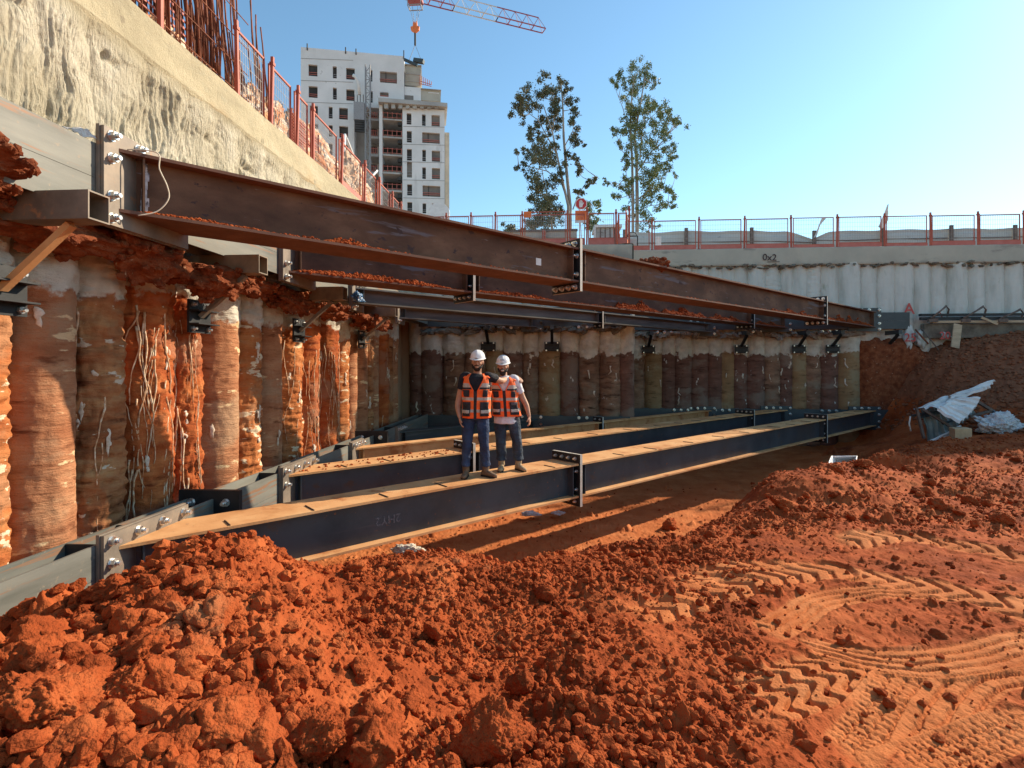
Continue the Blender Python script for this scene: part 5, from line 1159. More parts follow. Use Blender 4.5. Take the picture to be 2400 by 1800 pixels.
for k_ in range(len(c1)-1):
    for t_ in np.linspace(0, 1, 6, endpoint=False):
        q0, q1, q2, q3 = [Vector(c1[max(0, min(len(c1)-1, k_+j_))]) for j_ in (-1, 0, 1, 2)]; limbs_.append(.5*((2*q1)+(-q0+q2)*t_+(2*q0-5*q1+4*q2-q3)*t_*t_+(-q0+3*q1-3*q2+q3)*t_**3))
b.tube(limbs_, .006, 6); tag(b.build('cord', M['rope'], None, tuple(c1[0])), 'thin cream cord looped over the left end of the front upper strut', 'cord')
b = MB(); b.tube([Lu(.0, .15, .66), Lu(.5, .5, .615), Lu(1.4, .58, .60)], .006, 6); tag(b.build('cord', M['rope'], None, tuple(Lu(.5, .5, .6))), 'cream cord lying along the top of the front upper strut', 'cord')
b = MB(); q = 5.3; b.box((5.28, .135, .20), (5.39, .139, .31)); b.build('sticker', M['white'], eu, local=True)
b = MB(); mbox(b, .10, .138, .03, .54, .03, 0, .17, 0); 
b = MB()
for k in range(6): b.box((.17+.004*k, .128-.001*k, .04+.08*k), (.23+.01*math.sin(k*2), .1385-.0005*k, .12+.08*k))
b.build('weld_splash', M['weld'], eu, local=True)

e = empty('shade_block', (24, 22, 4.3), 0, 'added grey block out of view, shading the shelter and bank', 'shade blocker')  # unseen block, added to throw shade on the wrecked shelter and bank
b = MB(); b.box((20.7, 21.4, 4.3), (28, 22.7, 7.5)); b.build('wall', M['hoard'], e)
b = MB(); b.box((20.65, 21.35, 7.503), (28.05, 22.75, 7.6)); b.build('roof', M['white'], e)
# ================================================================== TOWER BLOCK
P0 = W(705, 110, 73); P1 = W(947, 132, 73*747/725); P1.z = P0.z
fu = (P1-P0); fu.z = 0; fu.normalize(); fn = Vector((fu.y, -fu.x, 0)); 
if fn.y > 0: fn = -fn
def fac(x, y, off=0):
    "photo px -> (u, v) on the facade plane moved `off` towards the camera"
    r = W(x, y, 1.0); o = P0+fn*off; t = o.dot(fn)/r.dot(fn); p = r*t-P0; return p.dot(fu), p.z
def zb(x, y, off=0): return fac(600+x/3.16, y/3.16, off)
BW = empty('tower_block', (P0.x, P0.y, 0), 0, 'unfinished pale tower block with dark window openings behind the left wall', 'building')
def FP(u, v, o): p = P0+fu*u+fn*o; return Vector((p.x, p.y, P0.z+v))
def facade(u0, u1, v0, v1, holes, off, depth, m, name='wall', reveal=.35):
    us = sorted({u0, u1, *[q for h in holes for q in (h[0], h[2])]}); vs = sorted({v0, v1, *[q for h in holes for q in (h[1], h[3])]}); b = MB()
    us = [u for u in us if u0 <= u <= u1]; vs = [v for v in vs if v0 <= v <= v1]
    for i in range(len(us)-1):
        for j in range(len(vs)-1):
            cu, cv = (us[i]+us[i+1])/2, (vs[j]+vs[j+1])/2
            if any(h[0] < cu < h[2] and h[1] < cv < h[3] for h in holes): continue
            b.add([FP(us[i], vs[j], off), FP(us[i+1], vs[j], off), FP(us[i+1], vs[j+1], off), FP(us[i], vs[j+1], off)], [(0, 1, 2, 3)])
    for h in holes:
        a, b_, c, d = h; q = [(a, b_), (c, b_), (c, d), (a, d)]
        for k in range(4):
            (x0, y0), (x1, y1) = q[k], q[(k+1) % 4]
            b.add([FP(x0, y0, off), FP(x1, y1, off), FP(x1, y1, off-reveal), FP(x0, y0, off-reveal)], [(0, 1, 2, 3)])
    c = [(u0, v0), (u1, v0), (u1, v1), (u0, v1)]
    for k in range(4):
        (x0, y0), (x1, y1) = c[k], c[(k+1) % 4]; b.add([FP(x0, y0, off), FP(x1, y1, off), FP(x1, y1, off-depth), FP(x0, y0, off-depth)], [(0, 1, 2, 3)])
    b.add([FP(u0, v0, off-depth), FP(u1, v0, off-depth), FP(u1, v1, off-depth), FP(u0, v1, off-depth)], [(3, 2, 1, 0)])
    return b.build(name, m, BW)
def rect(z, off=0):
    a = zb(z[0], z[1], off); c = zb(z[2], z[3], off); return (a[0], c[1], c[0], a[1])
VB = -P0.z+3.5
WA = [(388,476,455,566),(568,490,598,581),(667,502,731,592),(838,517,862,604),(918,526,1044,620),(389,636,456,726),(569,648,598,738),(668,660,729,748),(846,674,864,760),(918,680,982,718),
 (398,780,458,870),(538,790,567,878),(615,797,680,887),(398,915,460,1005),(538,926,568,1012),(616,932,682,1022),(398,1052,461,1140),(538,1062,568,1148),(617,1068,683,1156)]
beige = {(918,526,1044,620), (918,680,982,718)}
ur = zb(1098, 420)[0]; ut = 0
facade(0, zb(728, 900)[0], VB, zb(728, 1000)[1]*0+zb(500, 770)[1], [rect(h) for h in WA if h[1] > 770], 0, 12, M['bwall'])
facade(0, ur, zb(500, 770)[1]+.001, 0, [rect(h) for h in WA if h[1] < 770], .0, 12, M['bwall'])
def window(z, off, board=False, rail=True):
    h = rect(z, off); b = MB(); d = off-.34
    b.add([FP(h[0], h[1], d), FP(h[2], h[1], d), FP(h[2], h[3], d), FP(h[0], h[3], d)], [(0, 1, 2, 3)])
    o = b.build('window', M['bglass' if board else 'bdark'], BW)
    if rail:
        b = MB()
        for k in (.22, .38): v = h[1]+(h[3]-h[1])*k; b.bar(FP(h[0], v, d+.12), FP(h[2], v, d+.12), .05, .07)
        b.build('rail', M['redpaint2' if (z[2]-z[0]) > 50 else 'wire'], o)
    if (z[2]-z[0]) > 100:
        b = MB(); m_ = (h[0]*.66+h[2]*.34); b.bar(FP(m_, h[1], d+.05), FP(m_, h[3], d+.05), .08); b.build('mullion', M['bdark'], o)
for z in WA: window(z, 0, z in beige)
OB = 1.2                                             # lower block stands proud
WBk = [(1116,837,1151,923,0),(1230,846,1256,932,0),(1300,850,1361,938,1),(1117,968,1153,1056,0),(1231,978,1361,1066,1),(1118,1102,1154,1190,0),(1118,1194,1155,1316,1),(1232,1108,1258,1195,0),(1302,1114,1363,1200,1),(1232,1238,1258,1325,0),(1303,1243,1363,1330,1),(1120,1364,1156,1448,0),(1234,1372,1365,1460,1),(1121,1496,1157,1570,0),(1234,1505,1260,1580,0),(1303,1506,1366,1580,1)]
ul, uR = zb(1085, 900, OB)[0], zb(1397, 900, OB)[0]
facade(ul, uR, VB, zb(1200, 800, OB)[1], [rect(h[:4], OB) for h in WBk], OB, 13, M['bwall'])
for z in WBk: window(z[:4], OB, bool(z[4]))
# parapet band, stubs, and upper stepped parts
b = MB(); a = zb(905, 722, OB+.8); c = zb(1418, 790, OB+.8)
p_ = [FP(a[0], zb(905, 752, OB+.8)[1], OB+.8), FP(c[0], zb(1418, 790, OB+.8)[1], OB+.8), FP(c[0], zb(1418, 762, OB+.8)[1], OB+.8), FP(a[0], zb(905, 722, OB+.8)[1], OB+.8)]
b.add(p_+[q-fn*6 for q in p_], [(0,1,2,3), (4,7,6,5), (0,4,5,1), (3,2,6,7), (0,3,7,4), (1,5,6,2)]); b.build('parapet', M['bgrey'], BW)
b = MB()
for k in range(8):
    b = MB(); q = zb(965+k*53, 790, OB+.3); v1 = zb(965+k*53, 758+k*4, OB+.3)[1]; b.bar(FP(q[0], q[1]-.3, OB+.3), FP(q[0], v1, OB+.3), .35, .5); b.build('corbel', M['bgrey'], BW)
def blk(z, off, dep, m, name='block'):
    h = rect(z, off); b = MB(); p_ = [FP(h[0], h[1], off), FP(h[2], h[1], off), FP(h[2], h[3], off), FP(h[0], h[3], off)]
    b.add(p_+[q-fn*dep for q in p_], [(0,1,2,3), (4,7,6,5), (0,4,5,1), (3,2,6,7), (0,3,7,4), (1,5,6,2)]); return b.build(name, M[m], BW)
blk((1104,472,1222,640), -.5, 8, 'bbeige', 'roof_block'); blk((1100,470,1226,486), -.2, 8.5, 'bgrey', 'slab'); blk((1104,545,1216,552), -.42, .3, 'bgrey', 'slab'); blk((1104,600,1222,606), -.42, .3, 'bgrey', 'slab')
blk((1100,640,1222,745), -.3, 9, 'bwall', 'roof_block'); blk((1222,655,1368,752), -.4, 8, 'bbeige', 'roof_block'); blk((1222,655,1371,664), -.1, 8.4, 'bgrey', 'slab'); blk((1275,682,1355,694), -.35, .2, 'bwall', 'slab')
window((1041,690,1166,733), -.0+.05, True, False)
b = MB()
for k in range(7): q = zb(1215+k*14, 640-k*0, -.2); b.bar(FP(q[0], q[1]+.2, -.2), FP(q[0], q[1]+1.6-.15*k, -.2), .08)
for k in range(2): a = zb(1215, 600+k*20, -.2); c = zb(1300, 628+k*12, -.2); b.bar(FP(*a, -.2), FP(*c, -.2), .07)
b.build('roof_railing', M['redpaint2'], BW)
b = MB()
for x, y in ((380, 330), (664, 357), (741, 368), (1095, 380)): q = zb(x, y); b.bar(FP(q[0], -.4, .05), FP(q[0], q[1]+.1, .05), .12)
b.build('roof_pin', M['bdark'], BW)
# recessed balcony bay
OBR = -2.4
u0_, u1_ = zb(728, 900)[0], ul
b = MB(); b.add([FP(u0_, VB, OBR), FP(u1_, VB, OBR), FP(u1_, zb(850, 740)[1], OBR), FP(u0_, zb(850, 640)[1], OBR)], [(0, 1, 2, 3)]); b.build('recess_wall', M['bgrey'], BW)
for k in range(6):
    y = 876+k*133.5-(k*1.5)
    for (xa, xb_, off) in ((940, 1088, OB), (845, 908, .2)):
        if y > 1560: continue
        h = rect((xa, y, xb_, y+20), off); p_ = [FP(h[0], h[1], off), FP(h[2], h[1], off), FP(h[2], h[3], off), FP(h[0], h[3], off)]
        b = MB(); b.add(p_+[q-fn*(off-OBR) for q in p_], [(0,1,2,3), (4,7,6,5), (0,4,5,1), (3,2,6,7), (0,3,7,4), (1,5,6,2)]); s_ = b.build('balcony', M['bgrey'], BW)
        b = MB(); o2 = off-.15
        for vv in (.25, .85): b.bar(FP(h[0], h[3]+vv, o2), FP(h[2]-.2, h[3]+vv, o2), .04, .05)
        n = 5
        for q in range(n): uu = h[0]+(h[2]-.2-h[0])*q/(n-1); b.bar(FP(uu, h[3], o2), FP(uu, h[3]+1.0, o2), .06)
        b.box((0,0,0),(0,0,0)) if 0 else None; b.build('railing', M['redpaint2'], s_)
        w_ = rect((xa+5, y-56, xb_-14, y-4), OBR+.02); b = MB(); b.add([FP(w_[0], w_[1], OBR+.03), FP(w_[2], w_[1], OBR+.03), FP(w_[2], w_[3], OBR+.03), FP(w_[0], w_[3], OBR+.03)], [(0, 1, 2, 3)]); b.build('opening', M['bdark'], s_)
b = MB()
for xx in (908, 938):
    h = rect((xx-14 if xx > 910 else xx, 735, xx+14 if xx < 910 else xx+1, 1600), OB)
blk((912, 735, 936, 1640), OB-.1, 1.2, 'bwall', 'column'); blk((1050, 905, 1076, 927), OB-.2, .6, 'bdark', 'duct')
for y in (1038, 1175, 1310, 1440): blk((1050, y, 1076, y+24), OB-.2, .6, 'bdark', 'duct')
b = MB()
for (v_) in (432, 595, 755): 
    a = zb(333, v_, .02); c = zb(720, v_+14, .02); b.bar(FP(*a, .015), FP(*c, .015), .02, .06)
for v_ in (935, 1068, 1198, 1332, 1465):
    a = zb(1090, v_, OB+.02); c = zb(1396, v_+7, OB+.02); b.bar(FP(*a, OB+.015), FP(*c, OB+.015), .02, .06)
b.build('floor_joint', M['line'], BW)
blk((1398, 980, 1432, 1640), OB-1.0, 10, 'bbeige', 'side_wing')
# hoist tower on the facade
HT = empty('site_hoist', FP(zb(825, 800)[0], VB, 1.6), 0, 'grey lattice hoist mast with a cage climbing the tower block', 'hoist')
b = MB(); a = zb(812, 490, 1.6); c = zb(846, 1250, 1.6)
for uu in (a[0], c[0]*.5+zb(846, 490, 1.6)[0]*.5):
    for oo in (1.2, 2.0): b.bar(FP(uu, c[1]-6, oo), FP(uu, a[1], oo), .12)
u2 = c[0]*.5+zb(846, 490, 1.6)[0]*.5; v = c[1]-6; k = 0
while v < a[1]-.9:
    b.bar(FP(a[0], v, 2.0), FP(u2, v, 2.0), .07); b.bar(FP(a[0] if k % 2 else u2, v, 2.0), FP(u2 if k % 2 else a[0], v+.9, 2.0), .07); v += .9; k += 1
b.build('mast', M['wire'], HT)
h = rect((728, 770, 806, 905), 1.5)
b = MB(); p_ = [FP(h[0], h[1], 2.2), FP(h[2], h[1], 2.2), FP(h[2], h[3], 2.2), FP(h[0], h[3], 2.2)]; b.add(p_+[q-fn*1.6 for q in p_], [(0,1,2,3), (4,7,6,5), (0,4,5,1), (3,2,6,7), (0,3,7,4), (1,5,6,2)]); b.build('cage', M['wire'], HT)
b = MB()
for (y0, y1) in ((905, 990),):
    for q in range(5): hh = rect((735, y0+q*18, 808, y0+q*18+9), 1.5); b.bar(FP(hh[0], hh[1], 2.0), FP(hh[2], hh[1], 2.0), .25)
for q in range(4): hh = rect((732+q*22, 715, 734+q*22, 768), 1.5); b.bar(FP(hh[0], hh[1], 2.0), FP(hh[0], hh[3], 2.0), .07)
b.build('undercarriage', M['bdark'], HT)
b = MB(); b.tube([FP(*zb(720, 562, 1.0), 1.2), FP(*zb(740, 575, 1.0), 1.2), FP(*zb(762, 620, 1.0), 1.2), FP(*zb(768, 705, 1.0), 1.2)], .22, 8); tag(b.build('rubbish_chute', M['white'], None, tuple(FP(*zb(768, 705, 1.0), 1.2))), 'white bent rubbish chute hanging on the tower block', 'chute')
# ================================================================== CRANE
tip = W(1275, 72, 80); q2 = W(1005, 5, 73.7); q2.z = tip.z; dj = (q2-tip).normalized(); sj = Vector((dj.y, -dj.x, 0))
if sj.y > 0: sj = -sj
CR = empty('tower_crane', tip+dj*62-Vector((0, 0, 48)), 0, 'red and white tower crane jib reaching across the sky', 'crane')
def jib(s0, s1, m, step=1.7):
    b = MB(); hw, hh = .6, 1.75; n = max(1, int((s1-s0)/step)); st = (s1-s0)/n
    for sd in (-1, 1): b.bar(tip+dj*s0+sj*hw*sd, tip+dj*s1+sj*hw*sd, .12)
    b.bar(tip+dj*(s0+(.9 if s0 == 0 else 0))+Vector((0, 0, hh)), tip+dj*s1+Vector((0, 0, hh)), .11)
    for k in range(n+1):
        p = tip+dj*(s0+st*k)
        b.bar(p+sj*hw, p-sj*hw, .1)
        if k < n:
            for sd in (-1, 1):
                b.bar(p+sj*hw*sd, p+dj*st/2+Vector((0, 0, hh)), .05); b.bar(p+dj*st+sj*hw*sd, p+dj*st/2+Vector((0, 0, hh)), .05)
    return b.build('jib_section', m, CR)
jib(0, 7.5, M['jibred']); jib(7.5, 14.0, M['jibwhite']); jib(14, 21, M['jibred']); jib(21, 40, M['jibwhite'], 2.4); jib(40, 74, M['jibred'], 2.6)
mb_ = tip+dj*62
b = MB()
for sx in (-.8, .8):
    for sy in (-.8, .8): b.bar(mb_+Vector((sx, sy, -50)), mb_+Vector((sx, sy, 7)), .2)
for k in range(28):
    z = -50+k*2; 
    for sy in (-.8, .8): b.bar(mb_+Vector((-.8 if k % 2 else .8, sy, z)), mb_+Vector((.8 if k % 2 else -.8, sy, z+2)), .1)
    for sx in (-.8, .8): b.bar(mb_+Vector((sx, -.8, z)), mb_+Vector((sx, .8, z+2)), .1)
b.build('mast', M['jibred'], CR)
b = MB(); b.box(mb_+dj*10-Vector((1, 1, 2.5)), mb_+dj*10+Vector((1, 1, .5))); b.build('counterweight', M['bgrey'], CR)
# trolley, hook and load
def jp(px_):
    lo, hi_ = 0, 40
    for _ in range(40):
        s = (lo+hi_)/2; p = tip+dj*s; a = p.x*CA+p.y*SA; d = -p.x*SA+p.y*CA
        if CX+a/d*F > px_: lo = s
        else: hi_ = s
    return tip+dj*s, d
tp, td = jp(973)
b = MB(); b.box(tp+Vector((-1.0, -.7, -.5)), tp+Vector((1.0, .7, 0)))
b.build('trolley', M['jibred'], CR)
b = MB()
for q in ((-.9, -.6), (.9, -.6), (.9, .6), (-.9, .6)): b.bar(tp+Vector((*q, -1.2)), tp+Vector((*q, -.4)), .08)
for q in range(4): a = ((-.9, -.6), (.9, -.6), (.9, .6), (-.9, .6)); b.bar(tp+Vector((*a[q], -1.2)), tp+Vector((*a[(q+1) % 4], -1.2)), .1)
b.build('basket', M['wire'], CR)
hz = W(973, 62, td).z; hx = tp
HK = empty('hook_block', (hx.x, hx.y, hz), 0, 'orange hook block hanging from the crane over the tower', 'hook block')
b = MB(); b.prism([(-.25, .7), (-.08, .35), (0, .7), (.12, .35), (.25, .7), (.3, 0), (.62, -.1), (.55, -.55), (0, -.95), (-.55, -.55), (-.62, -.1), (-.3, 0)], (hx.x, hx.y-.15, hz), X_, Z_, (0, 1, 0), .3); b.build('block', M['orange'], HK)
b = MB(); b.bar((hx.x, hx.y, hz-.9), (hx.x, hx.y, hz-2.6), .22); b.build('hook', M['bdark'], HK)
b = MB()
for q in (-.8, -.4, .4, .8): b.bar((hx.x+q, hx.y, tp.z-.9), (hx.x+q*.3, hx.y, hz+.5), .045)
b.build('cable', M['wire'], HK)
lz = W(973, 143, td).z
LD = empty('hoisted_load', (hx.x, hx.y, lz), 0, 'dark load of beams slung under the crane hook', 'load')
b = MB(); b.bar((hx.x-1.5, hx.y, lz+.25), (hx.x+.3, hx.y, lz-.6), .4, .3); b.bar((hx.x-.2, hx.y+.2, lz+.2), (hx.x+1.2, hx.y, lz-.15), .6, .5); b.build('beams', M['farsteel'], LD)
b = MB(); b.bar((hx.x, hx.y, hz-2.5), (hx.x-.8, hx.y, lz+.2), .05); b.bar((hx.x, hx.y, hz-2.5), (hx.x+.8, hx.y, lz+.2), .05); b.build('sling', M['wire'], LD)
# ================================================================== TREES
def tz(x, y): return (1180+x/3.687, 130+y/3.687)
def tree(name, label, limbs, clumps, D, leaf, seed, ground=4.3, lsz=.16, dens=1.0):
    rg = np.random.default_rng(seed); base = W(*tz(*limbs[0][0]), D); e = empty(name, (base.x, base.y, ground), 0, label, 'tree')
    dofs = {}
    b = MB(); nodes = []
    for li, L in enumerate(limbs):
        dd = rg.uniform(-1.2, 1.2) if li else 0; pts = []
        for i, q in enumerate(L[:-1] if not hasattr(L[-1], '__len__') else L):
            u = i/max(1, len(L)-2); w_ = W(*tz(*q), D+dd*u); pts.append(w_)
        if li < 2: pts[0].z = ground-.2
        r0 = L[-1]; rad = [r0*(1-.75*i/(len(pts)-1)) for i in range(len(pts))]
        b.tube(pts, rad, 8); nodes += pts[1:]
        for i in range(len(pts)-1): nodes.append(pts[i].lerp(pts[i+1], .5))
    C = []
    for (x, y, r) in clumps:
        dd = rg.normal()*1.1; c = W(*tz(x, y), D+dd); C.append((c, r/3.687/F*D))
        nb = min(nodes, key=lambda q: (q-c).length+(.9 if q.z > c.z else 0)*abs(q.z-c.z)); mid_ = nb.lerp(c, .55)+Vector((0, 0, -.15+.1*rg.normal()))
        b.tube([nb, mid_, c], [.035, .022, .010], 5)
    b.build('trunk', M['bark'], e)
    V = []
    for c, r in C:
        n = int(520*dens*(r/.6)**1.6)
        for s in range(3):                                 # sub-clumps make gaps
            pass
        sub_ = [Vector(rg.normal(size=3)*r*.62) for _ in range(max(4, int(r*12)))]
        for _ in range(n):
            o = sub_[rg.integers(len(sub_))]; p = np.array(c+o)+rg.normal(size=3)*r*.24
            a = rg.uniform(0, 6.28); dr = np.array([math.cos(a)*.6, math.sin(a)*.6, -rg.uniform(.1, 1.0)]); dr /= np.linalg.norm(dr)
            sd_ = np.cross(dr, rg.normal(size=3)); sd_ /= np.linalg.norm(sd_)+1e-6; l = lsz*rg.uniform(.7, 1.5); w_ = l*.30
            V += [p-sd_*w_*.3, p+dr*l*.5-sd_*w_, p+dr*l, p+dr*l*.5+sd_*w_]
    V = np.array(V); npmesh('crown', V, np.arange(len(V)).reshape(-1, 4), M[leaf], False, parent=e)
T1 = [(350,230,60),(500,240,55),(570,290,40),(150,400,60),(230,380,60),(310,350,70),(130,520,50),(200,470,60),(300,480,60),(430,330,70),(440,440,60),(560,380,50),(610,450,28),(420,540,60),(350,560,50),(470,580,50),(590,560,55),(620,650,50),(230,650,40),(300,640,45),(230,720,35),(420,660,45),(600,740,50),(700,745,22),(300,740,40),(300,830,85),(370,890,85),(250,860,50),(400,930,60),(120,830,25),(190,840,35),(120,950,32),(200,990,40),(470,960,50),(440,780,40),(550,860,45),(600,880,30),(680,950,45),(640,1010,30),(330,1050,70),(430,1080,60),(280,1150,70),(350,1210,85),(250,1250,60),(420,1250,60),(785,1050,40),(730,1110,30),(680,1150,35),(650,1190,35),(380,1330,85),(300,1390,85),(450,1400,70),(250,1450,60),(480,1340,45),(350,1470,70)]
L1_ = [[(585,1540),(575,1300),(545,1000),(520,700),(515,480),(500,260),.16], [(585,1500),(560,1300),(510,1080),(460,850),(420,650),(340,420),.12], [(545,1230),(500,1100),(380,1000),(220,960),(130,940),.06], [(600,1330),(640,1220),(700,1120),(790,1040),.05], [(460,850),(300,560),(150,450),.05], [(520,800),(600,650),(610,560),.04], [(420,1500),(400,1300),(350,1100),(320,880),.07], [(430,650),(440,450),(430,330),.04]]
tree('eucalyptus', 'darker left one of the two tall thin trees, behind the stop sign', L1_, T1, 40, 'leaf1', 3, 3.79, .125, 1.5)
T2 = [(1170,130,60),(1230,140,50),(1110,170,55),(1000,180,50),(960,240,35),(1010,280,45),(1110,260,60),(1240,210,65),(1300,230,40),(1340,220,18),(1130,330,50),(1080,380,50),(1230,400,55),(1290,400,40),(1100,460,65),(1160,480,55),(1260,460,60),(1350,450,55),(1400,490,45),(1450,490,25),(1100,560,65),(1030,590,55),(1180,590,60),(1270,560,65),(1380,560,60),(1470,570,55),(1520,590,25),(955,640,35),(1020,660,50),(1120,680,60),(1230,680,65),(1350,650,65),(1430,660,50),(1010,780,45),(1100,780,55),(1200,790,65),(1300,780,60),(1440,730,40),(1400,800,50),(1480,810,25),(1060,880,35),(1160,900,50),(1260,880,65),(1360,880,60),(1450,900,40),(1060,960,45),(1240,990,65),(1330,990,60),(1420,980,50),(1490,1030,25),(1090,1060,45),(1220,1080,60),(1310,1080,60),(1060,1110,50),(880,1080,22),(920,1110,22),(960,1110,28),(1010,1150,40),(1250,1170,60),(1350,1150,60),(1430,1170,50),(1480,1200,35),(950,1220,22),(1060,1230,60),(1210,1250,60),(1320,1260,60),(1420,1270,50),(1480,1300,35),(1090,1320,45),(1230,1340,60),(1110,1400,40),(1240,1430,60),(1300,1480,35)]
L2_ = [[(1120,1540),(1118,1200),(1112,900),(1095,600),(1110,350),(1130,180),.13], [(1155,1540),(1155,1200),(1150,900),(1130,700),(1170,500),(1220,200),.16], [(1160,1000),(1260,850),(1370,750),(1480,600),.06], [(1115,1150),(1060,1050),(1000,1110),(890,1085),.04], [(1155,1250),(1280,1150),(1440,1180),.05], [(1100,700),(1030,450),(960,270),.045], [(1180,900),(1200,600),(1240,420),.05], [(1160,1350),(1250,1300),(1420,1280),.045], [(1112,900),(1030,830),(960,640),.04], [(1200,600),(1350,470),.04]]
tree('eucalyptus', 'lighter green right one of the two tall thin trees', L2_, T2, 42, 'leaf2', 8, 4.3, .115, 1.2)
tree('young_tree', 'small light green tree just right of the stop sign', [[(750,1540),(750,1400),(755,1280),.05], [(740,1540),(730,1400),.04]], [(740,1290,45),(780,1320,45),(735,1370,50),(775,1400,50),(740,1450,50),(770,1480,40),(820,1340,18)], 34, 'leaf2', 12, 3.79, .14, 1.1)
tree('bush', 'low dark bush over the fence left of the taller trees', [[(50,1560),(50,1500),.04], [(80,1560),(90,1500),.04]], [(40,1480,28),(80,1500,30),(20,1520,26),(110,1520,26),(150,1510,22),(60,1530,30),(180,1500,20)], 34, 'leaf1', 14, 3.79, .14, 1.2)
# ================================================================== PEOPLE
def remeshed(b, name, m, parent, vox=.008, smooth=4, disp=None):
    o = b.build('tmp', m, None, local=True)
    r = o.modifiers.new('r', 'REMESH'); r.mode = 'VOXEL'; r.voxel_size = vox; r.use_smooth_shade = True
    s = o.modifiers.new('s', 'SMOOTH'); s.iterations = smooth; s.factor = .5
    dg = bpy.context.evaluated_depsgraph_get(); dg.update(); me = bpy.data.meshes.new_from_object(o.evaluated_get(dg)); bpy.data.objects.remove(o)
    me.name = name; me.materials.clear(); me.materials.append(m)
    if disp:
        v = np.empty(len(me.vertices)*3, np.float32); me.vertices.foreach_get('co', v); v = v.reshape(-1, 3).astype(float)
        n = np.empty(len(me.vertices)*3, np.float32); me.vertex_normals.foreach_get('vector', n); n = n.reshape(-1, 3)
        v = v+n*disp(v)[:, None]; me.vertices.foreach_set('co', v.astype(np.float32).ravel()); me.update()
    return link(name, me, parent)
def limb(b, P, R, n=12):
    "smooth chain of joints with radii"
    Q, r = [], []
    for i in range(len(P)-1):
        for k in range(5):
            t = k/5; p0 = Vector(P[max(i-1, 0)]); p1 = Vector(P[i]); p2 = Vector(P[i+1]); p3 = Vector(P[min(i+2, len(P)-1)])
            cr = .5*((2*p1)+(-p0+p2)*t+(2*p0-5*p1+4*p2-p3)*t*t+(-p0+3*p1-3*p2+p3)*t**3); Q.append(p1.lerp(p2, t).lerp(cr, .6)); r.append(R[i]+(R[i+1]-R[i])*t)
    Q.append(Vector(P[-1])); r.append(R[-1]); b.tube(Q, r, n)
def hand(b, wrist, d, palm_n, thumb_side, curl=.5, s=1.0):
    "palm + five fingers; d pointing direction, palm_n palm normal, thumb_side unit vector"
    w = Vector(wrist); d = Vector(d).normalized(); n = Vector(palm_n).normalized(); t = Vector(thumb_side).normalized()
    b.tube([w, w+d*.03*s, w+d*.07*s, w+d*.095*s], [(.028*s, .020*s)]*1+[(.034*s, .018*s), (.040*s, .017*s), (.036*s, .015*s)], 12) if 0 else None
    for k in (-1.5, -.5, .5, 1.5):
        limb(b, [w+t*k*.008*s, w+d*.045*s+t*k*.017*s, w+d*.09*s+t*k*.019*s], [.017*s, .0155*s, .0125*s], 8)
    for k, L in ((1.5, .072), (.5, .080), (-.5, .074), (-1.5, .058)):
        a = w+d*.088*s+t*k*.0195*s; c = curl*(1+.12*k); d1 = (d*math.cos(c*.5)+n*math.sin(c*.5)+t*k*.04); d2 = d*math.cos(c*1.3)+n*math.sin(c*1.3); d3 = d*math.cos(c*1.9)+n*math.sin(c*1.9)
        p1 = a+d1*L*.45*s; p2 = p1+d2*L*.32*s; p3 = p2+d3*L*.23*s; b.tube([a, p1, p2, p3], [.0098*s, .0092*s, .0086*s, .0070*s], 8)
    a = w+d*.025*s+t*.024*s; p1 = a+(d*.6+t*.75+n*.3).normalized()*.035*s; p2 = p1+(d*.9+t*.35+n*.4).normalized()*.030*s; p3 = p2+(d*.9+t*.1+n*.5).normalized()*.020*s
    b.tube([a, p1, p2, p3], [.014*s, .0115*s, .0105*s, .0085*s], 8)
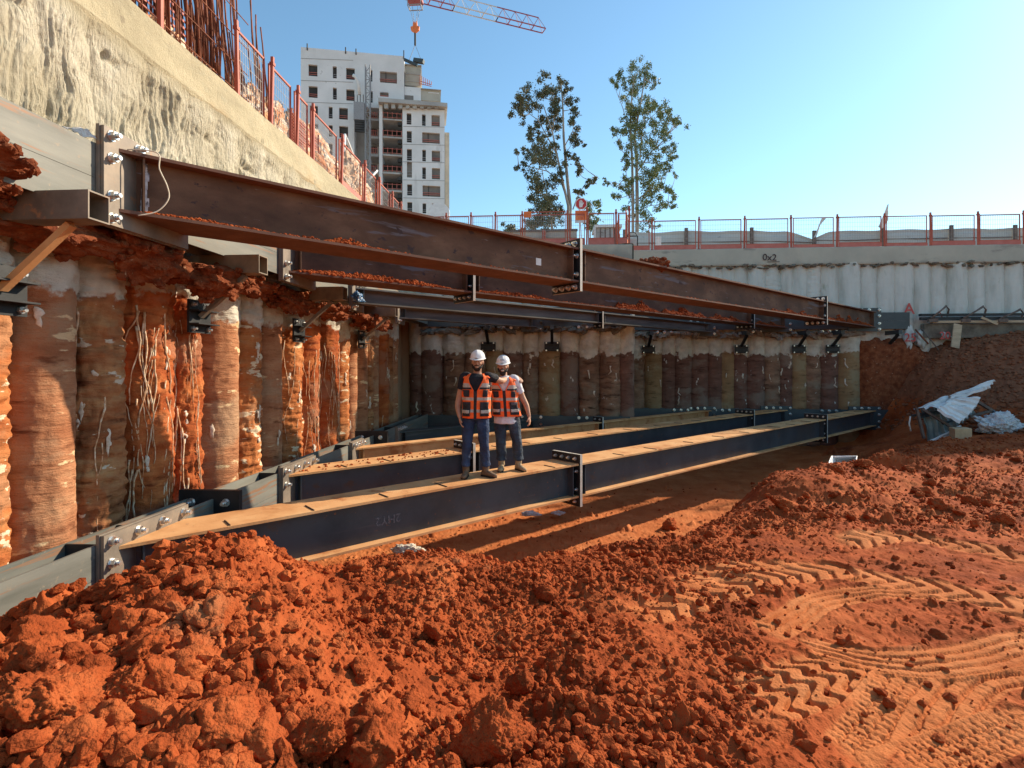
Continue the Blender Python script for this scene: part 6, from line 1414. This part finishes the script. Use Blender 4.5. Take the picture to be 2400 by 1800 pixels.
def person(loc, rz, scale, cfg, label):
    e = empty('person', loc, rz, label, 'person')
    e.scale = (scale,)*3
    J = cfg['J']; b = MB(); V = Vector
    hc = V(J['head'])                                     # head centre
    # body: torso, neck, limbs, hands, head
    P, C = V(J['pelvis']), V(J['chest']); nk = V(J['neck'])
    b.tube([P+V((0,0,-.08)), P, P.lerp(C, .35), P.lerp(C, .7), C, C+V((0,0,.10)), nk+V((0,0,-.04))], [(.13,.10),(.165,.115),(.150,.105),(.165,.115),(.18,.12),(.165,.10),(.07,.06)], 20)
    limb(b, [nk+V((0,0,-.06)), nk, hc+V((0,.01,-.06))], [.064, .056, .056])
    b.ell(hc+V((0,.008,.018)), (.074, .094, .108), 24); b.ell(hc+V((0,-.022,-.052)), (.056, .062, .062), 18); b.ell(hc+V((0,-.045,-.088)), (.032, .032, .026), 12)
    b.tube([hc+V((0,-.086,.028)), hc+V((0,-.100,.002)), hc+V((0,-.112,-.022))], [.009, .012, .017], 8); b.ell(hc+V((0,-.094,-.026)), (.020, .014, .010), 8)
    b.ell(hc+V((0,-.083,.037)), (.050, .014, .010), 10)
    for s in (-1, 1):
        b.ell(hc+V((s*.077,.012,.0)), (.012, .022, .034), 10); b.ell(hc+V((s*.045,-.066,-.022)), (.020, .016, .018), 8)
        A = J['armL' if s < 0 else 'armR']; limb(b, A, [.058, .050, .044, .040, .030, .026][:len(A)] if len(A) == 6 else [.056, .046, .040, .027])
        Lg = J['legL' if s < 0 else 'legR']; limb(b, Lg, [.088, .075, .055, .052, .038])
    hand(b, *cfg['handL']); hand(b, *cfg['handR'])
    remeshed(b, 'body', M['skin'], e, .0065, 3)
    # face details
    for s in (-1, 1):
        q = MB(); q.ell(hc+V((s*.031,-.086,.014)), (.0145, .007, .0075), 12); o = q.build('eye', M['tooth'], e, local=True)
        q = MB(); q.ell(hc+V((s*.031,-.0925,.014)), (.006, .003, .006), 10); q.build('iris', M['hair'], o, local=True)
        q = MB(); q.tube([hc+V((s*.014,-.098,.034)), hc+V((s*.032,-.098,.041)), hc+V((s*.052,-.086,.036))], [.005,.007,.004], 6); q.build('eyebrow', M['hair'], e, local=True)
    q = MB(); by = cfg['beard']
    q.ell(hc+V((0,-.050,-.088-.012*by)), (.050, .045, .030+.014*by), 16); 
    for s in (-1, 1): q.tube([hc+V((s*.070,-.022,-.022)), hc+V((s*.068,-.034,-.045)), hc+V((s*.052,-.060,-.068)), hc+V((s*.02,-.085,-.085))], [.006+.003*by, .010+.005*by, .016+.006*by, .020], 8)
    q.tube([hc+V((-.034,-.092,-.050)), hc+V((-.018,-.104,-.040)), hc+V((0,-.106,-.038)), hc+V((.018,-.104,-.040)), hc+V((.034,-.092,-.050))], [.007,.008,.008,.008,.007], 6)
    remeshed(q, 'beard', M['hair'], e, .005, 2)
    q = MB(); q.tube([hc+V((-.022,-.104,-.056)), hc+V((0,-.108,-.060)), hc+V((.022,-.104,-.056))], [.003,.008 if by > .5 else .005,.003], 8); q.build('mouth', M['tooth' if by > .5 else 'skin'], e, local=True)
    q = MB(); q.tube([hc+V((-.025,-.103,-.068)), hc+V((0,-.108,-.074)), hc+V((.025,-.103,-.068))], [.003,.006,.003], 8); q.build('lip', M['skin'], e, local=True)
    q = MB(); q.ell(hc+V((0,.022,.022)), (.080, .090, .098), 18); remeshed(q, 'hair', M['hair'], e, .008, 2)
    # helmet
    hm = empty('helmet', (0,0,0)); bpy.data.objects.remove(hm)
    Vh = []; nth, nr = 40, 14; hb = hc+V((0,.010,.064)); Rt = Matrix.Rotation(math.radians(cfg.get('hat', 4)), 3, 'X')
    for i in range(nr+1):
        ph = math.pi/2*i/nr
        for j in range(nth):
            t = 2*math.pi*j/nth; rx, ry, rz_ = .104, .128, .118
            ridge = .006*math.exp(-(math.sin(t)*0+math.cos(t)/.22)**2)*math.sin(ph)
            Vh.append(hb+Rt @ V(((rx+ridge)*math.sin(ph)*math.cos(t), (ry+ridge)*math.sin(ph)*math.sin(t), (rz_)*math.cos(ph)**.92+ridge*2)))
    q = MB(); fs = [(i*nth+j, (i+1)*nth+j, (i+1)*nth+(j+1) % nth, i*nth+(j+1) % nth) for i in range(nr) for j in range(nth)]
    q.add(Vh, fs, 0, True); n0 = len(Vh); Vb = []
    for rr_, dz in ((1.0, 0), (1.10, -.004), (1.12, -.010), (1.08, -.012), (.97, -.004)):
        for j in range(nth):
            t = 2*math.pi*j/nth; peak = .040*max(0, -math.sin(t))**3*(rr_ > 1.05); Vb.append(hb+Rt @ V((.104*rr_*math.cos(t), (.128*rr_)*math.sin(t)-peak, dz-.010*(peak/.04))))
    q.add(Vb, [(i*nth+j, (i+1)*nth+j, (i+1)*nth+(j+1) % nth, i*nth+(j+1) % nth) for i in range(4) for j in range(nth)], 0, True)
    H = q.build('hard_hat', M['helmet'], e, local=True)
    if cfg.get('logo'):
        q = MB()
        for k in range(7): x = -.03+k*.0095; yy = -.128*math.sqrt(max(0, 1-(x/.104)**2-(.30)**2))-.008; q.box(hb+V((x-.0038, yy-.004, .030)), hb+V((x+.0034, yy+.010, .042)))
        q.box(hb+V((-.014, -.118, .046)), hb+V((.010, -.108, .052))); q.build('logo', M['greyink'], H, local=True)
    # clothes
    fold = lambda a, sc: (lambda v: a*fbm(v[:, 0]*sc, v[:, 1]*sc, v[:, 2]*sc*1.4, 3))
    q = MB()
    q.tube([P+V((0,0,cfg['hem'])), P+V((0,0,.02)), P.lerp(C, .35), P.lerp(C, .7), C, C+V((0,0,.10)), nk+V((0,.005,-.035))], [(.182,.128) if cfg['hem'] > -.1 else (.204,.152),(.178,.128) if cfg['hem'] > -.1 else (.184,.134),(.168,.124),(.180,.130),(.194,.134),(.178,.115),(.080,.070)], 20)
    for s in (-1, 1):
        A = J['armL' if s < 0 else 'armR']; sh, el = V(A[0]), V(A[1]); limb(q, [C.lerp(sh, .6)+V((0,0,.05)), sh, sh.lerp(el, cfg['sleeve'])], [.062, .068, .064])
    remeshed(q, 't_shirt', M[cfg['shirt']], e, .009, 3, fold(.006, 11))
    q = MB(); q.tube([P+V((0,0,-.12)), P+V((0,0,-.05)), P+V((0,0,.07))], [(.14,.11),(.180,.128),(.172,.124)], 20)
    for s in (-1, 1):
        Lg = [V(k) for k in J['legL' if s < 0 else 'legR']]; Lg2 = Lg[:-1]+[Lg[-1]+V((0,0,cfg.get('cuff', .06)))]; limb(q, Lg2, cfg['jr'], 14)
    remeshed(q, 'jeans', M[cfg['jeans']], e, .009, 2, lambda v: .007*fbm(v[:, 0]*9, v[:, 1]*9, v[:, 2]*16, 3)+.006*np.sin(v[:, 2]*46+3*perlin(v[:, 0]*7, v[:, 1]*7, v[:, 2]*3))*np.exp(-((v[:, 2]-.17)/.10)**2))
    for s in (-1, 1):
        ank = V(J['legL' if s < 0 else 'legR'][-1]); dr = Matrix.Rotation(cfg['toe'][0 if s < 0 else 1], 3, 'Z') @ V((0, -1, 0)); q = MB(); sdv = V((dr.y, -dr.x, 0))
        q.tube([ank+V((0,0,.09)), ank+V((0,0,.03)), ank-dr*.01+V((0,0,-.02))], [.052, .050, .052], 14)
        g0 = V((ank.x, ank.y, 0)); 
        for a_, w_, h_ in ((-.055,.036,.040),(-.02,.040,.050),(.03,.041,.052),(.08,.045,.042),(.125,.047,.033),(.165,.040,.028)): q.ell(g0+dr*a_+V((0,0,h_*.95+.008)), (w_, w_, h_), 12)
        B_ = remeshed(q, 'boot', M[cfg['boot']], e, .007, 2)
        q = MB(); o_ = [g0+dr*a_+sdv*w_*t_+V((0,0,0)) for t_ in (1,) for a_, w_ in ((-.088,.022),(-.06,.036),(.03,.038),(.09,.046),(.14,.045),(.185,.028))]+[g0+dr*a_-sdv*w_ for a_, w_ in ((.185,.028),(.14,.045),(.09,.046),(.03,.038),(-.06,.036),(-.088,.022))]
        n = len(o_); q.add(o_+[k+V((0,0,.022)) for k in o_], [tuple(range(n)), tuple(reversed(range(n, 2*n)))]+[(k, n+k, n+(k+1) % n, (k+1) % n) for k in range(n)]); q.build('sole', M['hair'], B_, local=True)
    # vest: ring grid round the torso
    zb0, zt0 = cfg['vz']; nz_, nt2 = 44, 96; prof = [(0, .196+cfg.get('vw', 0), .140+cfg.get('vw', 0)), (.25, .186+cfg.get('vw', 0)*.6, .138+cfg.get('vw', 0)*.7), (.55, .196, .144), (.8, .210, .146), (.92, .196, .130), (1.0, .128, .098)]
    ax = lambda u: P.lerp(C, 1).copy() if False else (V((P.x+(C.x-P.x)*min(1, u*1.1), P.y+(C.y-P.y)*min(1, u*1.1), zb0+(zt0-zb0)*u)))
    def ring(u, t, off=0):
        for k in range(len(prof)-1):
            if prof[k][0] <= u <= prof[k+1][0]:
                f = (u-prof[k][0])/(prof[k+1][0]-prof[k][0]); a = prof[k][1]+(prof[k+1][1]-prof[k][1])*f; c = prof[k][2]+(prof[k+1][2]-prof[k][2])*f
        a += off; c += off; p = 2.5; ct, st = math.cos(t), math.sin(t)
        w_ = .005*math.sin(t*9+u*6)+.004*math.sin(t*5-u*17)
        return ax(u)+V(((a+w_)*abs(ct)**(2/p)*math.copysign(1, ct), (c+w_)*abs(st)**(2/p)*math.copysign(1, st), 0))
    Vv = [ring(i/nz_, 2*math.pi*j/nt2) for i in range(nz_+1) for j in range(nt2)]; fs, mi_ = [], []
    for i in range(nz_):
        for j in range(nt2):
            u = (i+.5)/nz_; t = 2*math.pi*(j+.5)/nt2; x = math.cos(t); front = math.sin(t) < 0
            if front and u > cfg['vneck'] and abs(x) < .08+(u-cfg['vneck'])*1.35: continue
            if abs(x) > .90 and u > .62: continue                     # arm holes
            if abs(x) > .80 and u > .74 and u < .9: continue
            if u > .965 and abs(x) > .75: continue
            m_ = 0
            if .13 < u < .20 or .40 < u < .47: m_ = 1
            if (front and .70 < u < .80): m_ = 1
            if (front and .665 < u < .70): m_ = 2
            if front and abs(x) < .036: m_ = 2
            if not front and .70 < u < .80: m_ = 1
            fs.append((i*nt2+j, i*nt2+(j+1) % nt2, (i+1)*nt2+(j+1) % nt2, (i+1)*nt2+j)); mi_.append(m_)
    q = MB(); q.add(Vv, fs, 0, True); q.m = mi_; o = q.build('safety_vest', [M['vest'], M['reflect'], M['pocket']], e, local=True); md = o.modifiers.new('s', 'SOLIDIFY'); md.thickness = .009; md.offset = 1
    VE = o
    def patch(t0, t1, u0, u1, off, m_, name):
        q = MB(); n1, n2 = 10, 8; q.add([ring(u0+(u1-u0)*i/n2, t0+(t1-t0)*j/n1, off+.002*math.sin(i*1.3+j)) for i in range(n2+1) for j in range(n1+1)], [(i*(n1+1)+j, i*(n1+1)+j+1, (i+1)*(n1+1)+j+1, (i+1)*(n1+1)+j) for i in range(n2) for j in range(n1)], 0, True)
        o = q.build(name, M[m_], VE, local=True); md = o.modifiers.new('s', 'SOLIDIFY'); md.thickness = .014; md.offset = 0
    a = -math.pi/2
    for s in (-1, 1):
        patch(a+s*.25, a+s*.95, .05, .37, .022, 'pocket', 'pocket'); patch(a+s*.28, a+s*.92, .12, .19, .034, 'reflect', 'tape')
        patch(a+s*(.34 if s < 0 else .42), a+s*.80, .49, .645, .020, 'pocket', 'pocket')
        if cfg.get('gear') and s > 0: patch(a+.35, a+.7, .30, .36, .04, 'greyink', 'radio')
    for s in (-1, 1):
        q = MB(); q.tube([ring(cfg['vneck']+(.97-cfg['vneck'])*k/6, a+s*math.asin(min(.99, .08+(.97-cfg['vneck'])*k/6*1.35)), .006) for k in range(7)], .008, 6); q.build('piping', M['vest'], VE, local=True)
    return e
zt_ = -1.62
pl = WZ(1113, 1122, zt_); pr = WZ(1194, 1111, zt_)
def on_beam(px_, y_): return L_at(px_, y_)
eA, LA = SL[0]
def at_px(px_, yloc):
    lo, hi_ = 0, 20
    for _ in range(50):
        s = (lo+hi_)/2; w_ = LA(s, yloc, .56); a = w_.x*CA+w_.y*SA; d = -w_.x*SA+w_.y*CA
        if CX+a/d*F < px_: lo = s
        else: hi_ = s
    return w_
pl = at_px(1115, .27); pr = at_px(1195, .33)
facing = lambda p: math.atan2(p.x, -p.y)*0+math.atan2(-p.x, p.y)*1
# left man: arm at his right side hangs, his left arm lies round the other man's shoulders
D_ = (pr-pl); dist = D_.length
rzl = math.radians(0); rzr = math.radians(0)
cl = (Matrix.Rotation(-rzl, 3, 'Z') @ D_)                 # vector to the right man in left man's frame
cfgL = dict(J=dict(pelvis=(.01,.0,.94), chest=(.02,0,1.32), neck=(.025,.0,1.50), head=(.03,-.02,1.625),
    armL=[(-.165,0,1.42),(-.235,.02,1.14),(-.255,-.02,1.0),(-.215,-.09,.86)],
    armR=[(.19,.03,1.42),(.34,.18,1.36),(cl.x-.04,cl.y+.20,1.39),(cl.x+.10,cl.y+.07,1.405)],
    legL=[(-.085,0,.90),(-.11,-.01,.68),(-.12,-.02,.48),(-.135,.0,.32),(-.14,.0,.10)],
    legR=[(.085,0,.90),(.11,-.02,.68),(.12,-.03,.48),(.13,.02,.32),(.14,.05,.10)]),
    handL=((-.215,-.09,.86), (.18,-.12,-1), (.85,-.2,.1), (.1,-1,.1), .55), handR=((cl.x+.10,cl.y+.07,1.405), (.5,-.75,-.35), (-.5,.1,-.85), (-.7,-.5,.2), .6),
    beard=.35, hem=.0, sleeve=.62, shirt='blackshirt', jeans='jeans', jr=[.098,.090,.070,.066,.060], boot='boot', toe=(-.05, .95), vz=(.845, 1.46), vneck=.62, hat=6)
person(tuple(pl), rzl, 1.025, cfgL, 'bearded man in black shirt and orange vest, left of the two on the strut')
cfgR = dict(J=dict(pelvis=(-.05,.0,.93), chest=(-.09,0,1.31), neck=(-.10,.0,1.49), head=(-.105,-.02,1.61),
    armL=[(-.26,.02,1.42),(-.34,.16,1.22),(-.44,.20,1.30),(-.62,.12,1.46)],
    armR=[(.08,0,1.41),(.19,.03,1.14),(.26,.0,1.0),(.30,-.04,.84)],
    legL=[(-.135,0,.90),(-.145,-.01,.68),(-.14,-.03,.48),(-.135,.0,.32),(-.13,.0,.10)],
    legR=[(.035,0,.90),(.075,-.02,.68),(.105,-.03,.48),(.12,.02,.32),(.135,.03,.10)]),
    handL=((-.62,.12,1.46), (-.6,-.7,.05), (.1,-.5,-.8), (.3,-.3,.9), .6), handR=((.30,-.04,.84), (.1,-.1,-1), (-.9,-.2,.1), (-.2,-1,.1), .5),
    beard=1, hem=-.20, sleeve=.80, shirt='whiteshirt', jeans='jeans2', jr=[.104,.098,.080,.078,.074], boot='boot2', toe=(-.05, .6), vz=(.845, 1.445), vneck=.66, hat=8, logo=True, gear=True, vw=.018)
person(tuple(pr), rzr, .998, cfgR, 'smiling bearded man in white shirt and orange vest, right of the two')
